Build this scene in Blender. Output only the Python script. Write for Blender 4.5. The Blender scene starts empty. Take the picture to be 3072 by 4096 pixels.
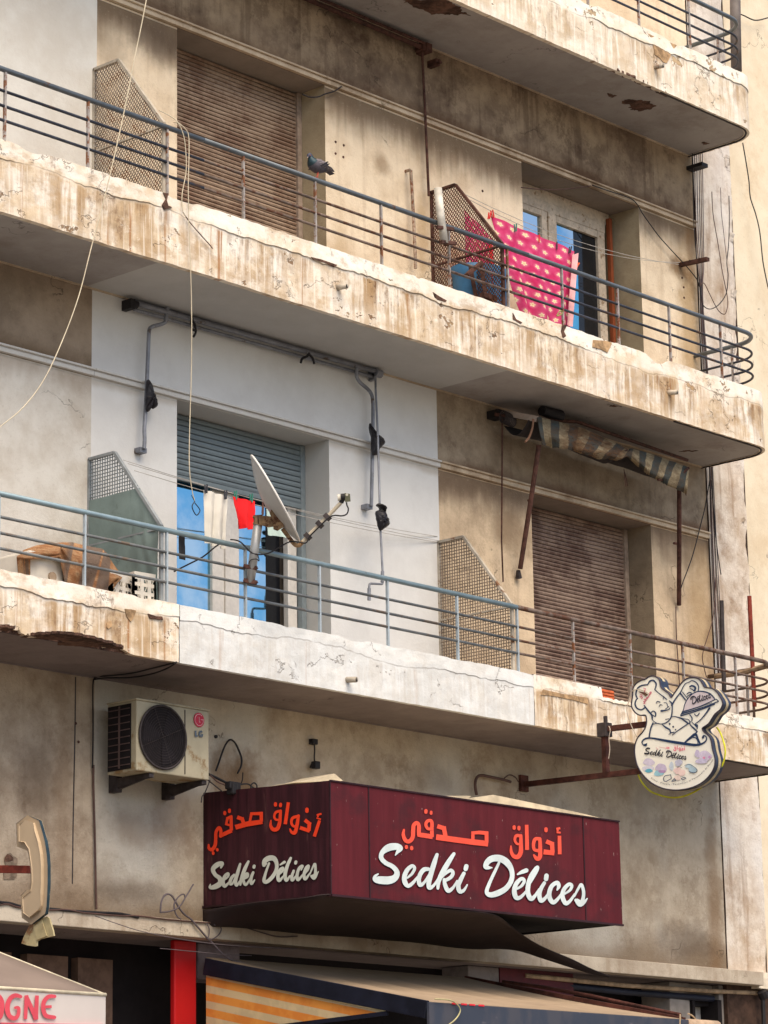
import bpy, math, random
from mathutils import Vector, noise
from mathutils.geometry import tessellate_polygon
random.seed(7)
# ------------------------------------------------------------------ camera, sky, sun, exposure
scene = bpy.context.scene
C = scene.collection
CAM = Vector((0.0, -15.4, 1.6))
YAW, PIT, ROL, FPX = math.radians(47.73), math.radians(13.725), math.radians(-0.948), 11848.0
cf = Vector((math.sin(YAW)*math.cos(PIT), math.cos(YAW)*math.cos(PIT), math.sin(PIT)))
cr0 = Vector((math.cos(YAW), -math.sin(YAW), 0)); cu0 = cr0.cross(cf)
cr = cr0*math.cos(ROL) + cu0*math.sin(ROL); cu = -cr0*math.sin(ROL) + cu0*math.cos(ROL)
camd = bpy.data.cameras.new('camera'); cam = bpy.data.objects.new('camera', camd); C.objects.link(cam)
from mathutils import Matrix
mm = Matrix((cr, cu, -cf)).transposed().to_4x4(); mm.translation = CAM; cam.matrix_world = mm
camd.sensor_fit = 'HORIZONTAL'; camd.sensor_width = 36.0; camd.lens = FPX/3072*36.0
camd.clip_start = 0.1; camd.clip_end = 5000
scene.camera = cam
SUN_EL, SUN_ROT = math.radians(57), math.radians(203)
w = bpy.data.worlds.new('World'); scene.world = w; w.use_nodes = True
wn = w.node_tree.nodes; wl = w.node_tree.links; wn.clear()
sky = wn.new('ShaderNodeTexSky'); sky.sky_type = 'NISHITA'; sky.sun_disc = False
sky.sun_elevation = SUN_EL; sky.sun_rotation = SUN_ROT; sky.air_density = 1.0; sky.dust_density = 3.0; sky.ozone_density = 1.0
bg = wn.new('ShaderNodeBackground'); bg.inputs[1].default_value = 0.15
wo = wn.new('ShaderNodeOutputWorld'); wl.new(sky.outputs[0], bg.inputs[0]); wl.new(bg.outputs[0], wo.inputs[0])
sd = bpy.data.lights.new('sun', 'SUN'); sd.energy = 2.4; sd.angle = math.radians(55); sd.color = (1.0, 0.83, 0.60)
sun = bpy.data.objects.new('sun', sd); C.objects.link(sun)
sdir = Vector((math.sin(SUN_ROT)*math.cos(SUN_EL), math.cos(SUN_ROT)*math.cos(SUN_EL), math.sin(SUN_EL)))
sun.rotation_euler = sdir.to_track_quat('Z', 'Y').to_euler(); sun.location = (10, -20, 30)
scene.view_settings.view_transform = 'Standard'; scene.view_settings.look = 'None'
scene.view_settings.exposure = 0.52; scene.view_settings.gamma = 1.0
scene.render.resolution_x = 768; scene.render.resolution_y = 1024

# ------------------------------------------------------------------ pixel rays of the calibrated lens -> points on real planes
def ray(x, y): return cf*FPX + cr*(x-1536) - cu*(y-2048)
def PY(x, y, Y):
    d = ray(x, y); return CAM + d*((Y-CAM.y)/d.y)
def PX(x, y, X):
    d = ray(x, y); return CAM + d*((X-CAM.x)/d.x)
def PZ(x, y, Z):
    d = ray(x, y); return CAM + d*((Z-CAM.z)/d.z)
def PD(x, y, ref):
    d = ray(x, y); return CAM + d*((ref-CAM).dot(cf)/d.dot(cf))
W = 0.87                                   # wall plane; balcony fronts stand at Y = 0
Z0, Z1, Z2, Z3 = 3.80, 5.68, 8.715, 11.887 # undersides of shop ledge and of the three balconies
def rg(x0, y0, s=1024/1659):
    return lambda x, y: (x0+x*s, y0+y*s)
def c3(x0, y0): return rg(x0, y0, 1/3)

# ------------------------------------------------------------------ objects
def tag(o, label=None, cat=None, group=None, kind=None):
    if label: o['label'] = label
    if cat: o['category'] = cat
    if group: o['group'] = group
    if kind: o['kind'] = kind
    return o
LOC = {}
def thing(name, label, cat, loc, group=None):
    o = bpy.data.objects.new(name, None); C.objects.link(o); o.location = loc; o.empty_display_size = 0.1
    LOC[o.name] = Vector(loc); return tag(o, label, cat, group)
class MB:
    def __init__(s): s.v = []; s.f = []; s.m = []; s.uv = []; s.at = []
    def quad(s, *pts, m=0, uv=None, at=None):
        i = len(s.v); s.v += [Vector(p) for p in pts]; s.f.append(tuple(range(i, i+len(pts)))); s.m.append(m)
        s.uv.append(uv or [(0, 0)]*len(pts)); return s
    def box(s, a, b, m=0, M4=None):
        x0, y0, z0 = a; x1, y1, z1 = b
        p = [Vector(q) for q in ((x0,y0,z0),(x1,y0,z0),(x1,y1,z0),(x0,y1,z0),(x0,y0,z1),(x1,y0,z1),(x1,y1,z1),(x0,y1,z1))]
        if M4: p = [M4 @ q for q in p]
        i = len(s.v); s.v += p
        for f in ((0,3,2,1),(4,5,6,7),(0,1,5,4),(1,2,6,5),(2,3,7,6),(3,0,4,7)):
            s.f.append(tuple(i+k for k in f)); s.m.append(m); s.uv.append([(0,0)]*4)
        return s
    def tube(s, pts, r, n=8, m=0, cap=True):
        pts = [Vector(p) for p in pts]; k = len(pts)
        rr = r if isinstance(r, (list, tuple)) else [r]*k
        up = Vector((0.13, 0.21, 1)).normalized(); i0 = len(s.v); a = None
        for j, p in enumerate(pts):
            t = (pts[min(j+1, k-1)] - pts[max(j-1, 0)])
            t = t.normalized() if t.length > 1e-9 else Vector((0, 0, 1))
            if a is None:
                a = t.cross(up)
                if a.length < .2: a = t.cross(Vector((1, 0, 0)))
            a = (a - t*a.dot(t)).normalized(); b = t.cross(a)
            for q in range(n):
                an = 2*math.pi*q/n; s.v.append(p + (a*math.cos(an) + b*math.sin(an))*rr[j])
        for j in range(k-1):
            for q in range(n):
                A = i0+j*n+q; B = i0+j*n+(q+1) % n
                s.f.append((A, B, B+n, A+n)); s.m.append(m); s.uv.append([(0,0)]*4)
        if cap:
            s.f.append(tuple(i0+q for q in reversed(range(n)))); s.m.append(m); s.uv.append([(0,0)]*n)
            s.f.append(tuple(i0+(k-1)*n+q for q in range(n))); s.m.append(m); s.uv.append([(0,0)]*n)
        return s
    def bar(s, a, b, w_, h_, m=0, up=(0, 0, 1)):
        a = Vector(a); b = Vector(b); t = (b-a).normalized(); u = Vector(up)
        x = t.cross(u)
        if x.length < 1e-3: x = t.cross(Vector((0, 1, 0)))
        x.normalize(); u = x.cross(t)
        i = len(s.v)
        for p in (a, b):
            for dx, du in ((-1,-1),(1,-1),(1,1),(-1,1)): s.v.append(p + x*dx*w_/2 + u*du*h_/2)
        for f in ((0,3,2,1),(4,5,6,7),(0,1,5,4),(1,2,6,5),(2,3,7,6),(3,0,4,7)):
            s.f.append(tuple(i+k for k in f)); s.m.append(m); s.uv.append([(0,0)]*4)
        return s
    def prism(s, poly, d, m=0, m2=None):            # closed polygon extruded by vector d
        poly = [Vector(p) for p in poly]; d = Vector(d); n = len(poly); i = len(s.v)
        s.v += poly + [p+d for p in poly]
        tris = tessellate_polygon([poly])
        for t in tris:
            s.f.append((i+t[0], i+t[1], i+t[2])); s.m.append(m); s.uv.append([(0,0)]*3)
            s.f.append((i+n+t[2], i+n+t[1], i+n+t[0])); s.m.append(m); s.uv.append([(0,0)]*3)
        for k in range(n):
            s.f.append((i+k, i+(k+1) % n, i+n+(k+1) % n, i+n+k)); s.m.append(m if m2 is None else m2); s.uv.append([(0,0)]*4)
        return s
    def poly(s, pts, m=0):
        pts = [Vector(p) for p in pts]; i = len(s.v); s.v += pts
        for t in tessellate_polygon([pts]): s.f.append(tuple(i+k for k in t)); s.m.append(m); s.uv.append([(0,0)]*3)
        return s
    def grid(s, fn, nu, nv, m=0):                   # fn(u,v)->point
        i = len(s.v)
        for b in range(nv+1):
            for a in range(nu+1): s.v.append(Vector(fn(a/nu, b/nv)))
        for b in range(nv):
            for a in range(nu):
                A = i+b*(nu+1)+a; s.f.append((A, A+1, A+nu+2, A+nu+1)); s.m.append(m)
                s.uv.append([(a/nu, b/nv), ((a+1)/nu, b/nv), ((a+1)/nu, (b+1)/nv), (a/nu, (b+1)/nv)])
        return s
    def build(s, name, mats, parent=None, smooth=False, solid=0, bevel=0, label=None):
        o0 = LOC.get(parent.name, Vector((0, 0, 0))) if parent else getattr(s, 'origin', Vector((0, 0, 0)))
        me = bpy.data.meshes.new(name)
        me.from_pydata([p - o0 for p in s.v], [], s.f)
        if not isinstance(mats, (list, tuple)): mats = [mats]
        for m in mats: me.materials.append(m)
        me.polygons.foreach_set('material_index', s.m)
        uvl = me.uv_layers.new(name='UVMap'); flat = []
        for f in s.uv:
            for q in f: flat += [q[0], q[1]]
        uvl.data.foreach_set('uv', flat)
        if s.at and len(s.at) == len(s.v):
            A = me.attributes.new('below', 'FLOAT', 'POINT'); A.data.foreach_set('value', s.at)
        if smooth: me.polygons.foreach_set('use_smooth', [True]*len(me.polygons))
        o = bpy.data.objects.new(name, me); C.objects.link(o)
        if parent: o.parent = parent; 
        if parent and isinstance(parent.data, bpy.types.Mesh): pass
        LOC[o.name] = Vector(o0)
        if not parent: o.location = o0
        if solid:
            md = o.modifiers.new('solid', 'SOLIDIFY'); md.thickness = solid; md.offset = 0
        if bevel:
            md = o.modifiers.new('bevel', 'BEVEL'); md.width = bevel; md.segments = 2; md.limit_method = 'ANGLE'; md.angle_limit = math.radians(40)
        if label: o['label'] = label
        return o
def top(mb, name, mats, label, cat, group=None, kind=None, loc=None, **k):   # a thing that is one mesh; origin at its lowest point
    if loc is None:
        zs = min(mb.v, key=lambda p: p.z); loc = (zs.x, zs.y, zs.z)
    mb.origin = Vector(loc)
    return tag(mb.build(name, mats, None, **k), label, cat, group, kind)
def smoothpts(pts, n=6):
    out = []; k = len(pts)
    for i in range(k-1):
        p0 = pts[max(i-1, 0)]; p1 = pts[i]; p2 = pts[i+1]; p3 = pts[min(i+2, k-1)]
        for j in range(n):
            t = j/n; out.append(tuple(0.5*((2*b)+(-a+c)*t+(2*a-5*b+4*c-d)*t*t+(-a+3*b-3*c+d)*t*t*t) for a, b, c, d in zip(p0, p1, p2, p3)))
    out.append(tuple(pts[-1])); return out
_dep = [0.0]
def stroke(mb, pts, to3d, nrm, m=0, n=6, sharp=False, wk=1.0, fixw=None):
    """brush stroke of (x, y, width) laid on a surface: to3d maps (x, y) to the surface, nrm lifts it"""
    P = [(a[0], a[1], (a[2] if len(a) > 2 else fixw)) for a in pts]
    if len(P) == 1: P = [P[0], (P[0][0]+1, P[0][1]+1, P[0][2])]
    if sharp:                                          # straight pen strokes with square ends
        _dep[0] = (_dep[0] + 0.0004) % 0.004
        for i in range(len(P)-1):
            (xa, ya, wa), (xb, yb, wb) = P[i], P[i+1]
            dx, dy = xb-xa, yb-ya; l = math.hypot(dx, dy) or 1; dx /= l; dy /= l; ha, hb = wa*wk/2, wb*wk/2
            ea = ha*.8 if i > 0 else 0; eb = hb*.8 if i < len(P)-2 else 0; off = nrm*(_dep[0]+.00025*i)
            xa -= dx*ea; ya -= dy*ea; xb += dx*eb; yb += dy*eb
            mb.quad(to3d(xa-dy*ha, ya+dx*ha)+off, to3d(xa+dy*ha, ya-dx*ha)+off, to3d(xb+dy*hb, yb-dx*hb)+off, to3d(xb-dy*hb, yb+dx*hb)+off, m=m)
        return
    S = smoothpts(P, n)
    L = len(S); last = None
    _dep[0] = (_dep[0] + 0.0004) % 0.004
    for i, (x, y, w_) in enumerate(S):
        x0, y0 = S[max(i-1, 0)][:2]; x1, y1 = S[min(i+1, L-1)][:2]
        dx, dy = x1-x0, y1-y0; l = math.hypot(dx, dy) or 1; dx /= l; dy /= l
        h = w_*wk/2; off = nrm*(_dep[0] + 0.0003*i/L)
        cur = (to3d(x-dy*h, y+dx*h)+off, to3d(x+dy*h, y-dx*h)+off)
        if i == 0 or i == L-1:
            sg = -1 if i == 0 else 1; arc = []
            for q in range(0, 7):
                an = math.pi*q/6 - math.pi/2
                ax = x + sg*dx*h*math.cos(an) + (-dy)*h*math.sin(an); ay = y + sg*dy*h*math.cos(an) + dx*h*math.sin(an)
                arc.append(to3d(ax, ay)+off)
            mb.quad(*arc, m=m)
        if last: mb.quad(last[0], last[1], cur[1], cur[0], m=m)
        last = cur

# ------------------------------------------------------------------ node materials
class N:
    def __init__(s, g, k): s.g = g; s.k = k
    def _o(s, op, b=None, c=None):
        n = s.g.nt.nodes.new('ShaderNodeMath'); n.operation = op
        for i, q in enumerate((s, b, c)):
            if q is None: continue
            if isinstance(q, N): s.g.nt.links.new(q.k, n.inputs[i])
            else: n.inputs[i].default_value = q
        return N(s.g, n.outputs[0])
    def __add__(s, b): return s._o('ADD', b)
    def __radd__(s, b): return s._o('ADD', b)
    def __sub__(s, b): return s._o('SUBTRACT', b)
    def __rsub__(s, b): return (s*-1)+b
    def __mul__(s, b): return s._o('MULTIPLY', b)
    def __rmul__(s, b): return s._o('MULTIPLY', b)
    def __truediv__(s, b): return s._o('DIVIDE', b)
    def sm(s, a, b):                                    # smoothstep a..b (a may exceed b)
        n = s.g.nt.nodes.new('ShaderNodeMapRange'); n.interpolation_type = 'SMOOTHSTEP'
        s.g.nt.links.new(s.k, n.inputs[0]); 
        if a <= b: n.inputs[1].default_value = a; n.inputs[2].default_value = b; n.inputs[3].default_value = 0; n.inputs[4].default_value = 1
        else: n.inputs[1].default_value = b; n.inputs[2].default_value = a; n.inputs[3].default_value = 1; n.inputs[4].default_value = 0
        return N(s.g, n.outputs[0])
class G:
    def __init__(s, nt):
        s.nt = nt; s._p = None; s._u = None
    def vec(s, x, y, z):
        n = s.nt.nodes.new('ShaderNodeCombineXYZ')
        for i, q in enumerate((x, y, z)):
            if isinstance(q, N): s.nt.links.new(q.k, n.inputs[i])
            else: n.inputs[i].default_value = q
        return N(s, n.outputs[0])
    def sep(s, k):
        n = s.nt.nodes.new('ShaderNodeSeparateXYZ'); s.nt.links.new(k, n.inputs[0]); return [N(s, o) for o in n.outputs]
    @property
    def pos(s):
        if not s._p:
            n = s.nt.nodes.new('ShaderNodeNewGeometry'); s._p = (n.outputs['Position'], s.sep(n.outputs['Position']))
        return s._p[1]
    @property
    def P(s): s.pos; return N(s, s._p[0])
    @property
    def uv(s):
        if not s._u:
            n = s.nt.nodes.new('ShaderNodeUVMap'); s._u = s.sep(n.outputs[0])
        return s._u
    def attr(s, nm):
        n = s.nt.nodes.new('ShaderNodeAttribute'); n.attribute_name = nm; return N(s, n.outputs['Fac'])
    def noise(s, v=None, scale=1, detail=4, rough=.55, dist=0):
        n = s.nt.nodes.new('ShaderNodeTexNoise'); s.nt.links.new((v or s.P).k, n.inputs['Vector'])
        n.inputs['Scale'].default_value = scale; n.inputs['Detail'].default_value = detail
        n.inputs['Roughness'].default_value = rough; n.inputs['Distortion'].default_value = dist
        return N(s, n.outputs[0])
    def voro(s, v=None, scale=1, feature='DISTANCE_TO_EDGE'):
        n = s.nt.nodes.new('ShaderNodeTexVoronoi'); n.feature = feature
        s.nt.links.new((v or s.P).k, n.inputs['Vector']); n.inputs['Scale'].default_value = scale; return N(s, n.outputs[0])
    def mix(s, a, b, f):
        n = s.nt.nodes.new('ShaderNodeMix'); n.data_type = 'RGBA'
        for i, q in ((6, a), (7, b)):
            if isinstance(q, N): s.nt.links.new(q.k, n.inputs[i])
            else: n.inputs[i].default_value = (*q, 1)
        if isinstance(f, N): s.nt.links.new(f.k, n.inputs[0])
        else: n.inputs[0].default_value = f
        return N(s, n.outputs[2])
def mat(name, fn):
    m = bpy.data.materials.new(name); m.use_nodes = True; nt = m.node_tree; nt.nodes.clear(); g = G(nt)
    out = nt.nodes.new('ShaderNodeOutputMaterial'); b = nt.nodes.new('ShaderNodeBsdfPrincipled'); nt.links.new(b.outputs[0], out.inputs[0])
    d = fn(g)
    def put(i, q):
        if isinstance(q, N): nt.links.new(q.k, b.inputs[i])
        elif isinstance(q, tuple): b.inputs[i].default_value = (*q, 1)
        else: b.inputs[i].default_value = q
    put('Base Color', d['c']); put('Roughness', d.get('r', .85)); put('Metallic', d.get('m', 0.0)); put('Specular IOR Level', d.get('s', .3))
    if 'tr' in d: put('Transmission Weight', d['tr'])
    if 'a' in d: put('Alpha', d['a'])
    if 'bump' in d:
        h, dist = d['bump']; n = nt.nodes.new('ShaderNodeBump'); n.inputs['Strength'].default_value = 1.0; n.inputs['Distance'].default_value = dist
        nt.links.new(h.k, n.inputs['Height']); nt.links.new(n.outputs[0], b.inputs['Normal'])
    return m
def simple(name, c, r=.6, m=0.0, var=.25, scale=14, bump=.0015, s=.3, dirt=None, dth=.58):
    def fn(g):
        n = g.noise(scale=scale, detail=6); n2 = g.noise(scale=scale*.22, detail=4)
        col = g.mix(tuple(q*(1-var) for q in c), tuple(min(1, q*(1+var)) for q in c), (n*.5+n2*.5).sm(.35, .65))
        if dirt: col = g.mix(col, dirt, g.noise(scale=scale*.6, detail=8, rough=.7).sm(dth, dth+.08))
        return dict(c=col, r=r, m=m, s=s, bump=(n, bump))
    return mat(name, fn)

def plaster(name, light, dark, stain, amt=.5, band=None, rough=1.0, drip=0, fine=.5, cool=None, x_edge=None, low=None, crk=1, spots=()):
    """painted render: blotches, grain, vertical runs; band=(z, height, colour, strength) grime hanging below an edge; low = same above"""
    def fn(g):
        X, Y, Z = g.pos
        n1 = g.noise(scale=1.1, detail=5); n2 = g.noise(scale=4.5, detail=7, rough=.65); n3 = g.noise(scale=45, detail=4, rough=.7)
        col = g.mix(dark, light, (n1*.55+n2*.45).sm(.36, .62))
        col = g.mix(col, stain, g.noise(scale=1.5, detail=12, rough=.78).sm(.545, .60)*.45*amt); col = g.mix(col, tuple(min(1, q*1.12) for q in light), g.noise(g.vec(X+7, Y, Z+3), 2.3, 12, .72).sm(.555, .59)*.4*amt)
        if cool: col = g.mix(col, cool, g.noise(g.vec(X*.7, Y, Z*.45), 1, 3).sm(.42, .62)*.6)
        col = g.mix(col, stain, (g.noise(scale=2.1, detail=9, rough=.72)).sm(.60-amt*.12, .80-amt*.1)*amt)
        if drip:
            st = g.noise(g.vec(X*9, Y*9, Z*.55), 1, 6, .6).sm(.53, .68)
            col = g.mix(col, stain, st*drip)
        if band:
            z, h, c_, k = band
            t = (z - Z)*(1/h) + (g.noise(g.vec(X*1.3, Y, Z*.4), 1, 5)-.5)*1.9 + (g.noise(g.vec(X*11, Y, Z*.8), 1, 3)-.5)*.6
            col = g.mix(col, c_, t.sm(1.05, .1)*k*(Z.sm(z+.002, z-.001)))
        if low:
            z, h, c_, k = low
            t = (Z - z)*(1/h) + (g.noise(g.vec(X*1.1, Y, Z*2), 1, 6)-.5)*1.6
            col = g.mix(col, c_, t.sm(1.0, .0)*k)
        col = g.mix(col, tuple(q*.45 for q in dark), n3.sm(.56, .72)*.42*fine); col = g.mix(col, tuple(min(1, q*1.2) for q in light), g.noise(scale=30, detail=5, rough=.75).sm(.58, .70)*.35*fine)
        for (sx, sz, rx, rz, c_, k) in spots:
            dx_ = (X-sx)*(1/rx); dz_ = (Z-sz)*(1/rz); t = (dx_*dx_+dz_*dz_)._o('SQRT') + (g.noise(scale=3.2, detail=7, rough=.7)-.5)*1.8
            col = g.mix(col, c_, t.sm(1.15, .25)*k)
        # hairline cracks
        wv = g.noise(scale=1.7, detail=3)
        e = (g.noise(scale=.8, detail=6, rough=.55)-.5)._o('ABSOLUTE').sm(.0032, .0004)*wv.sm(.55, .62)*crk
        col = g.mix(col, tuple(q*.3 for q in dark), e*.6)
        h = n2*.6 + n3*.34 + g.noise(scale=120, detail=3, rough=.7)*.12 + g.noise(scale=13, detail=5)*.35 - e*.3
        return dict(c=col, r=.9, s=.15, bump=(h, .012*rough))
    return mat(name, fn)
def fascia_mat(name, a, b, tan, brown, amt=1.0, whitedrip=.5, peel=.62):
    def fn(g):
        u, v, _ = g.uv; bl = g.attr('below'); q = g.vec(u, v, 0)
        big = g.noise(q, 1.3, 4); mid = g.noise(q, 7, 8, .68)
        col = g.mix(a, b, (big*.4+mid*.6).sm(.38, .6))
        col = g.mix(col, (.90, .87, .80), g.noise(g.vec(u*1.6, v*2.4, 17), 1, 7, .65).sm(.50, .60)*.7*amt)
        col = g.mix(col, (.90, .87, .80), bl.sm(-.0, -.05)*g.noise(g.vec(u*2, v*3, 19), 1, 6).sm(.36, .52)*.6*amt)
        zone = g.noise(g.vec(u*.9, v*.4, 3), 1, 3).sm(.36, .58)
        s1 = g.noise(g.vec(u*7, v*.9, 1), 1, 7, .62); s2 = g.noise(g.vec(u*24, v*1.1, 5), 1, 5, .6)
        under = bl.sm(-.005, .03)
        st = (s1*.75+s2*.25).sm(.43, .57)*under*(bl.sm(.55, .1)*.6+.4)*(zone*.75+.25)
        col = g.mix(col, tan, st*amt)
        st2 = (g.noise(g.vec(u*5, v*4.5, 25), 1, 8, .7)*.45+g.noise(g.vec(u*15, v*2.2, 9), 1, 8, .7)*.55).sm(.495, .60)*under*bl.sm(.46, .0)
        col = g.mix(col, brown, st2*.9*amt*(zone*.8+.2)); col = g.mix(col, tan, g.noise(g.vec(u*2.2, v*3.5, 11), 1, 8, .7).sm(.52, .62)*.5*amt); col = g.mix(col, brown, (g.noise(g.vec(u*4, v*2.2, 12), 1, 9, .75).sm(.56, .68))*.7*amt); rs = g.noise(g.vec(u*12, v*.45, 21), 1, 5, .6); col = g.mix(col, (.36, .17, .065), rs.sm(.56, .64)*under*(g.noise(g.vec(u*1.3, 0, 31), 1, 3).sm(.42, .6))*.85*amt)
        dr = g.noise(g.vec(u*26, v*.8, 7), 1, 3, .5).sm(.57, .64)*under
        col = g.mix(col, a, dr*whitedrip)
        pl = g.noise(g.vec(u*.9, v*1.2, 2), 4.2, 9, .66)
        pm = pl.sm(peel, peel+.012); edge = pl.sm(peel-.03, peel)*(1-pm)
        col = g.mix(col, tuple(x*1.1 for x in a), edge*.45)
        col = g.mix(col, g.mix(brown, tan, mid.sm(.4, .6)), pm*.85)
        line = bl.sm(.012, .001)*bl.sm(-.006, .0)
        col = g.mix(col, (.10, .06, .04), line*.42*g.noise(g.vec(u*3, 0, 0), 1, 4).sm(.35, .5))
        ck = (g.noise(g.vec(u, v*1.2, 4), 1.6, 7, .6)-.5)._o('ABSOLUTE').sm(.006, .0008)*g.noise(q, 2.2, 3).sm(.50, .56)
        col = g.mix(col, (.13, .08, .05), ck*.5)
        sp = g.noise(q, 60, 3, .7)
        col = g.mix(col, brown, sp.sm(.66, .76)*.4)
        h = mid*.5 + sp*.12 - pm*.55 - ck*.4 + st*.05
        return dict(c=col, r=.92, s=.12, bump=(h, .014))
    return mat(name, fn)

# ------------------------------------------------------------------ materials
CREAM = (.70, .57, .41); 
m_wall_up = plaster('wall_cream', (.86, .72, .53), (.68, .53, .36), (.40, .27, .155), .42, band=(11.13, .38, (.13, .085, .05), .9), drip=.2, low=(9.2, .25, (.35, .24, .15), .3), spots=((15.35, 10.95, .5, .22, (.10, .07, .05), .6), (14.75, 10.75, .25, .2, (.10, .07, .05), .3), (22.35, 10.2, .22, .9, (.42, .27, .12), .7), (22.25, 10.68, .25, .14, (.20, .115, .055), .8), (17.95, 10.62, .14, .12, (.20, .115, .055), .5), (18.45, 10.1, .1, .6, (.42, .27, .12), .5), (17.4, 9.5, .15, .6, (.42, .27, .12), .4), (21.75, 11.05, .4, .2, (.10, .07, .05), .5), (22.42, 10.9, .1, .5, (.20, .115, .055), .6)))
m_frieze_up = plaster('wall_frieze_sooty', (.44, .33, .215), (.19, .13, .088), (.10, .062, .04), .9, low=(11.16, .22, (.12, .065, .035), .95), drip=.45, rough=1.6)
m_white_up = plaster('wall_pale_paint', (.74, .72, .66), (.64, .60, .53), (.52, .42, .32), .12, rough=.5, crk=0, fine=.15)
m_mid_left = plaster('wall_offwhite', (.68, .65, .59), (.52, .47, .40), (.36, .27, .19), .3, rough=.6, band=(8.0, .2, (.30, .22, .15), .5))
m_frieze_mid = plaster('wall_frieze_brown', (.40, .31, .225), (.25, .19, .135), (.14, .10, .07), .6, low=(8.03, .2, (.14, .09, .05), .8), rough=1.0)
m_paint = plaster('wall_blue_white_paint', (.73, .725, .70), (.66, .65, .625), (.47, .43, .37), .06, rough=.35, crk=0, fine=.1, band=(8.0, .07, (.42, .36, .28), .6))
m_mid_right = plaster('wall_grey_beige', (.74, .58, .395), (.50, .375, .25), (.27, .18, .11), .5, band=(8.0, .32, (.15, .10, .065), .85), drip=.25, rough=1.1, spots=((19.6, 7.6, .3, .25, (.20, .115, .055), .5), (22.3, 7.3, .25, .8, (.42, .27, .12), .5), (22.45, 6.4, .1, 1.0, (.20, .115, .055), .5), (22.0, 6.5, .12, .5, (.42, .27, .12), .5), (21.95, 7.75, .4, .2, (.10, .07, .05), .4)))
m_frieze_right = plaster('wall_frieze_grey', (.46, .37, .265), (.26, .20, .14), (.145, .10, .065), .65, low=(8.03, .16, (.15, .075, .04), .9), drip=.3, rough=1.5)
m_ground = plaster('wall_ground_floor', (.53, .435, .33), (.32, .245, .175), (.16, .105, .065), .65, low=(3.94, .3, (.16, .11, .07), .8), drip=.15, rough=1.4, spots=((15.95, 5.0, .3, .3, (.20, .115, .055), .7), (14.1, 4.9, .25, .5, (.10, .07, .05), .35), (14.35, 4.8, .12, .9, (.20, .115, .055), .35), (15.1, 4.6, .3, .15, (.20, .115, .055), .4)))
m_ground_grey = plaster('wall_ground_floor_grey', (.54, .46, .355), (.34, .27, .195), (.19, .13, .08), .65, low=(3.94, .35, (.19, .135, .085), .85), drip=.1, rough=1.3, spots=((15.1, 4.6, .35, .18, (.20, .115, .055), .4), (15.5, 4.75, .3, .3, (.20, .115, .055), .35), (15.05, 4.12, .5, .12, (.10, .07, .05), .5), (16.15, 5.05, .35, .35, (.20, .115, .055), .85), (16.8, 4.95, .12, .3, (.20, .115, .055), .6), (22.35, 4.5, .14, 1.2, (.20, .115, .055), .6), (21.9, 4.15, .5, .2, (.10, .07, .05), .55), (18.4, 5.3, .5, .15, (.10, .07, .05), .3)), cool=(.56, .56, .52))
m_reveal = plaster('reveal_tan', (.44, .36, .235), (.31, .245, .155), (.24, .16, .09), .5, rough=.7)
m_reveal_pale = plaster('reveal_pale', (.58, .56, .52), (.54, .53, .50), (.42, .36, .28), .1, rough=.3, crk=0, fine=.1)
m_reveal_grey = plaster('reveal_grey', (.33, .265, .18), (.20, .155, .105), (.18, .12, .075), .6, rough=.9)
m_lintel = plaster('lintel_soffit', (.30, .25, .205), (.23, .19, .155), (.22, .16, .11), .3, rough=.4)
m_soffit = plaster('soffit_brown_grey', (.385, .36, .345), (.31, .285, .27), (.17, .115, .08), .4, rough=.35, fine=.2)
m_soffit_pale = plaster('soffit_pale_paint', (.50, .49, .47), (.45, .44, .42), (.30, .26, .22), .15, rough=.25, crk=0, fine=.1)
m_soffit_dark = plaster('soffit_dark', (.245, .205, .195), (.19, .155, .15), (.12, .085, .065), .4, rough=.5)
m_string = plaster('string_course', (.62, .51, .37), (.42, .32, .22), (.22, .14, .08), .7, rough=.8)
m_string_p = plaster('string_course_painted', (.62, .61, .58), (.56, .54, .50), (.36, .29, .2), .35, rough=.4, crk=0)
m_ledge = plaster('ledge_render', (.58, .51, .41), (.38, .31, .235), (.28, .19, .12), .5, rough=.8, drip=.3)
m_neigh = plaster('neighbour_cream', (.80, .71, .55), (.70, .59, .43), (.56, .39, .22), .45, rough=.4)
m_pier = plaster('pier_peeling', (.80, .73, .64), (.52, .40, .29), (.30, .185, .11), .75, rough=1.5, drip=.55, cool=(.76, .75, .74))
m_fas = fascia_mat('fascia_stained', (.88, .81, .70), (.68, .55, .39), (.42, .275, .145), (.185, .10, .05), peel=.635)
m_fas3 = fascia_mat('fascia_stained_top', (.90, .86, .76), (.78, .68, .54), (.50, .35, .19), (.26, .15, .08), .75)
m_fasw = fascia_mat('fascia_pale_blue_paint', (.74, .755, .75), (.62, .625, .61), (.48, .41, .32), (.34, .26, .2), .30, .3, .70)
m_conc = simple('rough_concrete', (.20, .15, .11), .95, var=.5, scale=18, bump=.02)
m_spall = simple('spalled_concrete', (.105, .055, .038), .95, var=.6, scale=22, bump=.03)
m_brick = simple('red_hollow_brick', (.55, .13, .045), .9, var=.3, scale=30, bump=.004)
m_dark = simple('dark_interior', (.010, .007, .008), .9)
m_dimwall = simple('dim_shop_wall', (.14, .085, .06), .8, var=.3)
m_railt = simple('painted_rail_teal', (.24, .33, .37), .4, .3, var=.15, scale=9, s=.5, dirt=(.14, .09, .06), dth=.66)
m_rail = simple('painted_rail_blue_grey', (.115, .135, .155), .45, .3, var=.2, scale=9, s=.5, dirt=(.15, .075, .04), dth=.60)
m_railb = simple('painted_rail_dark', (.045, .05, .068), .55, .2, var=.35, scale=9, dirt=(.09, .05, .035), dth=.56)
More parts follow.
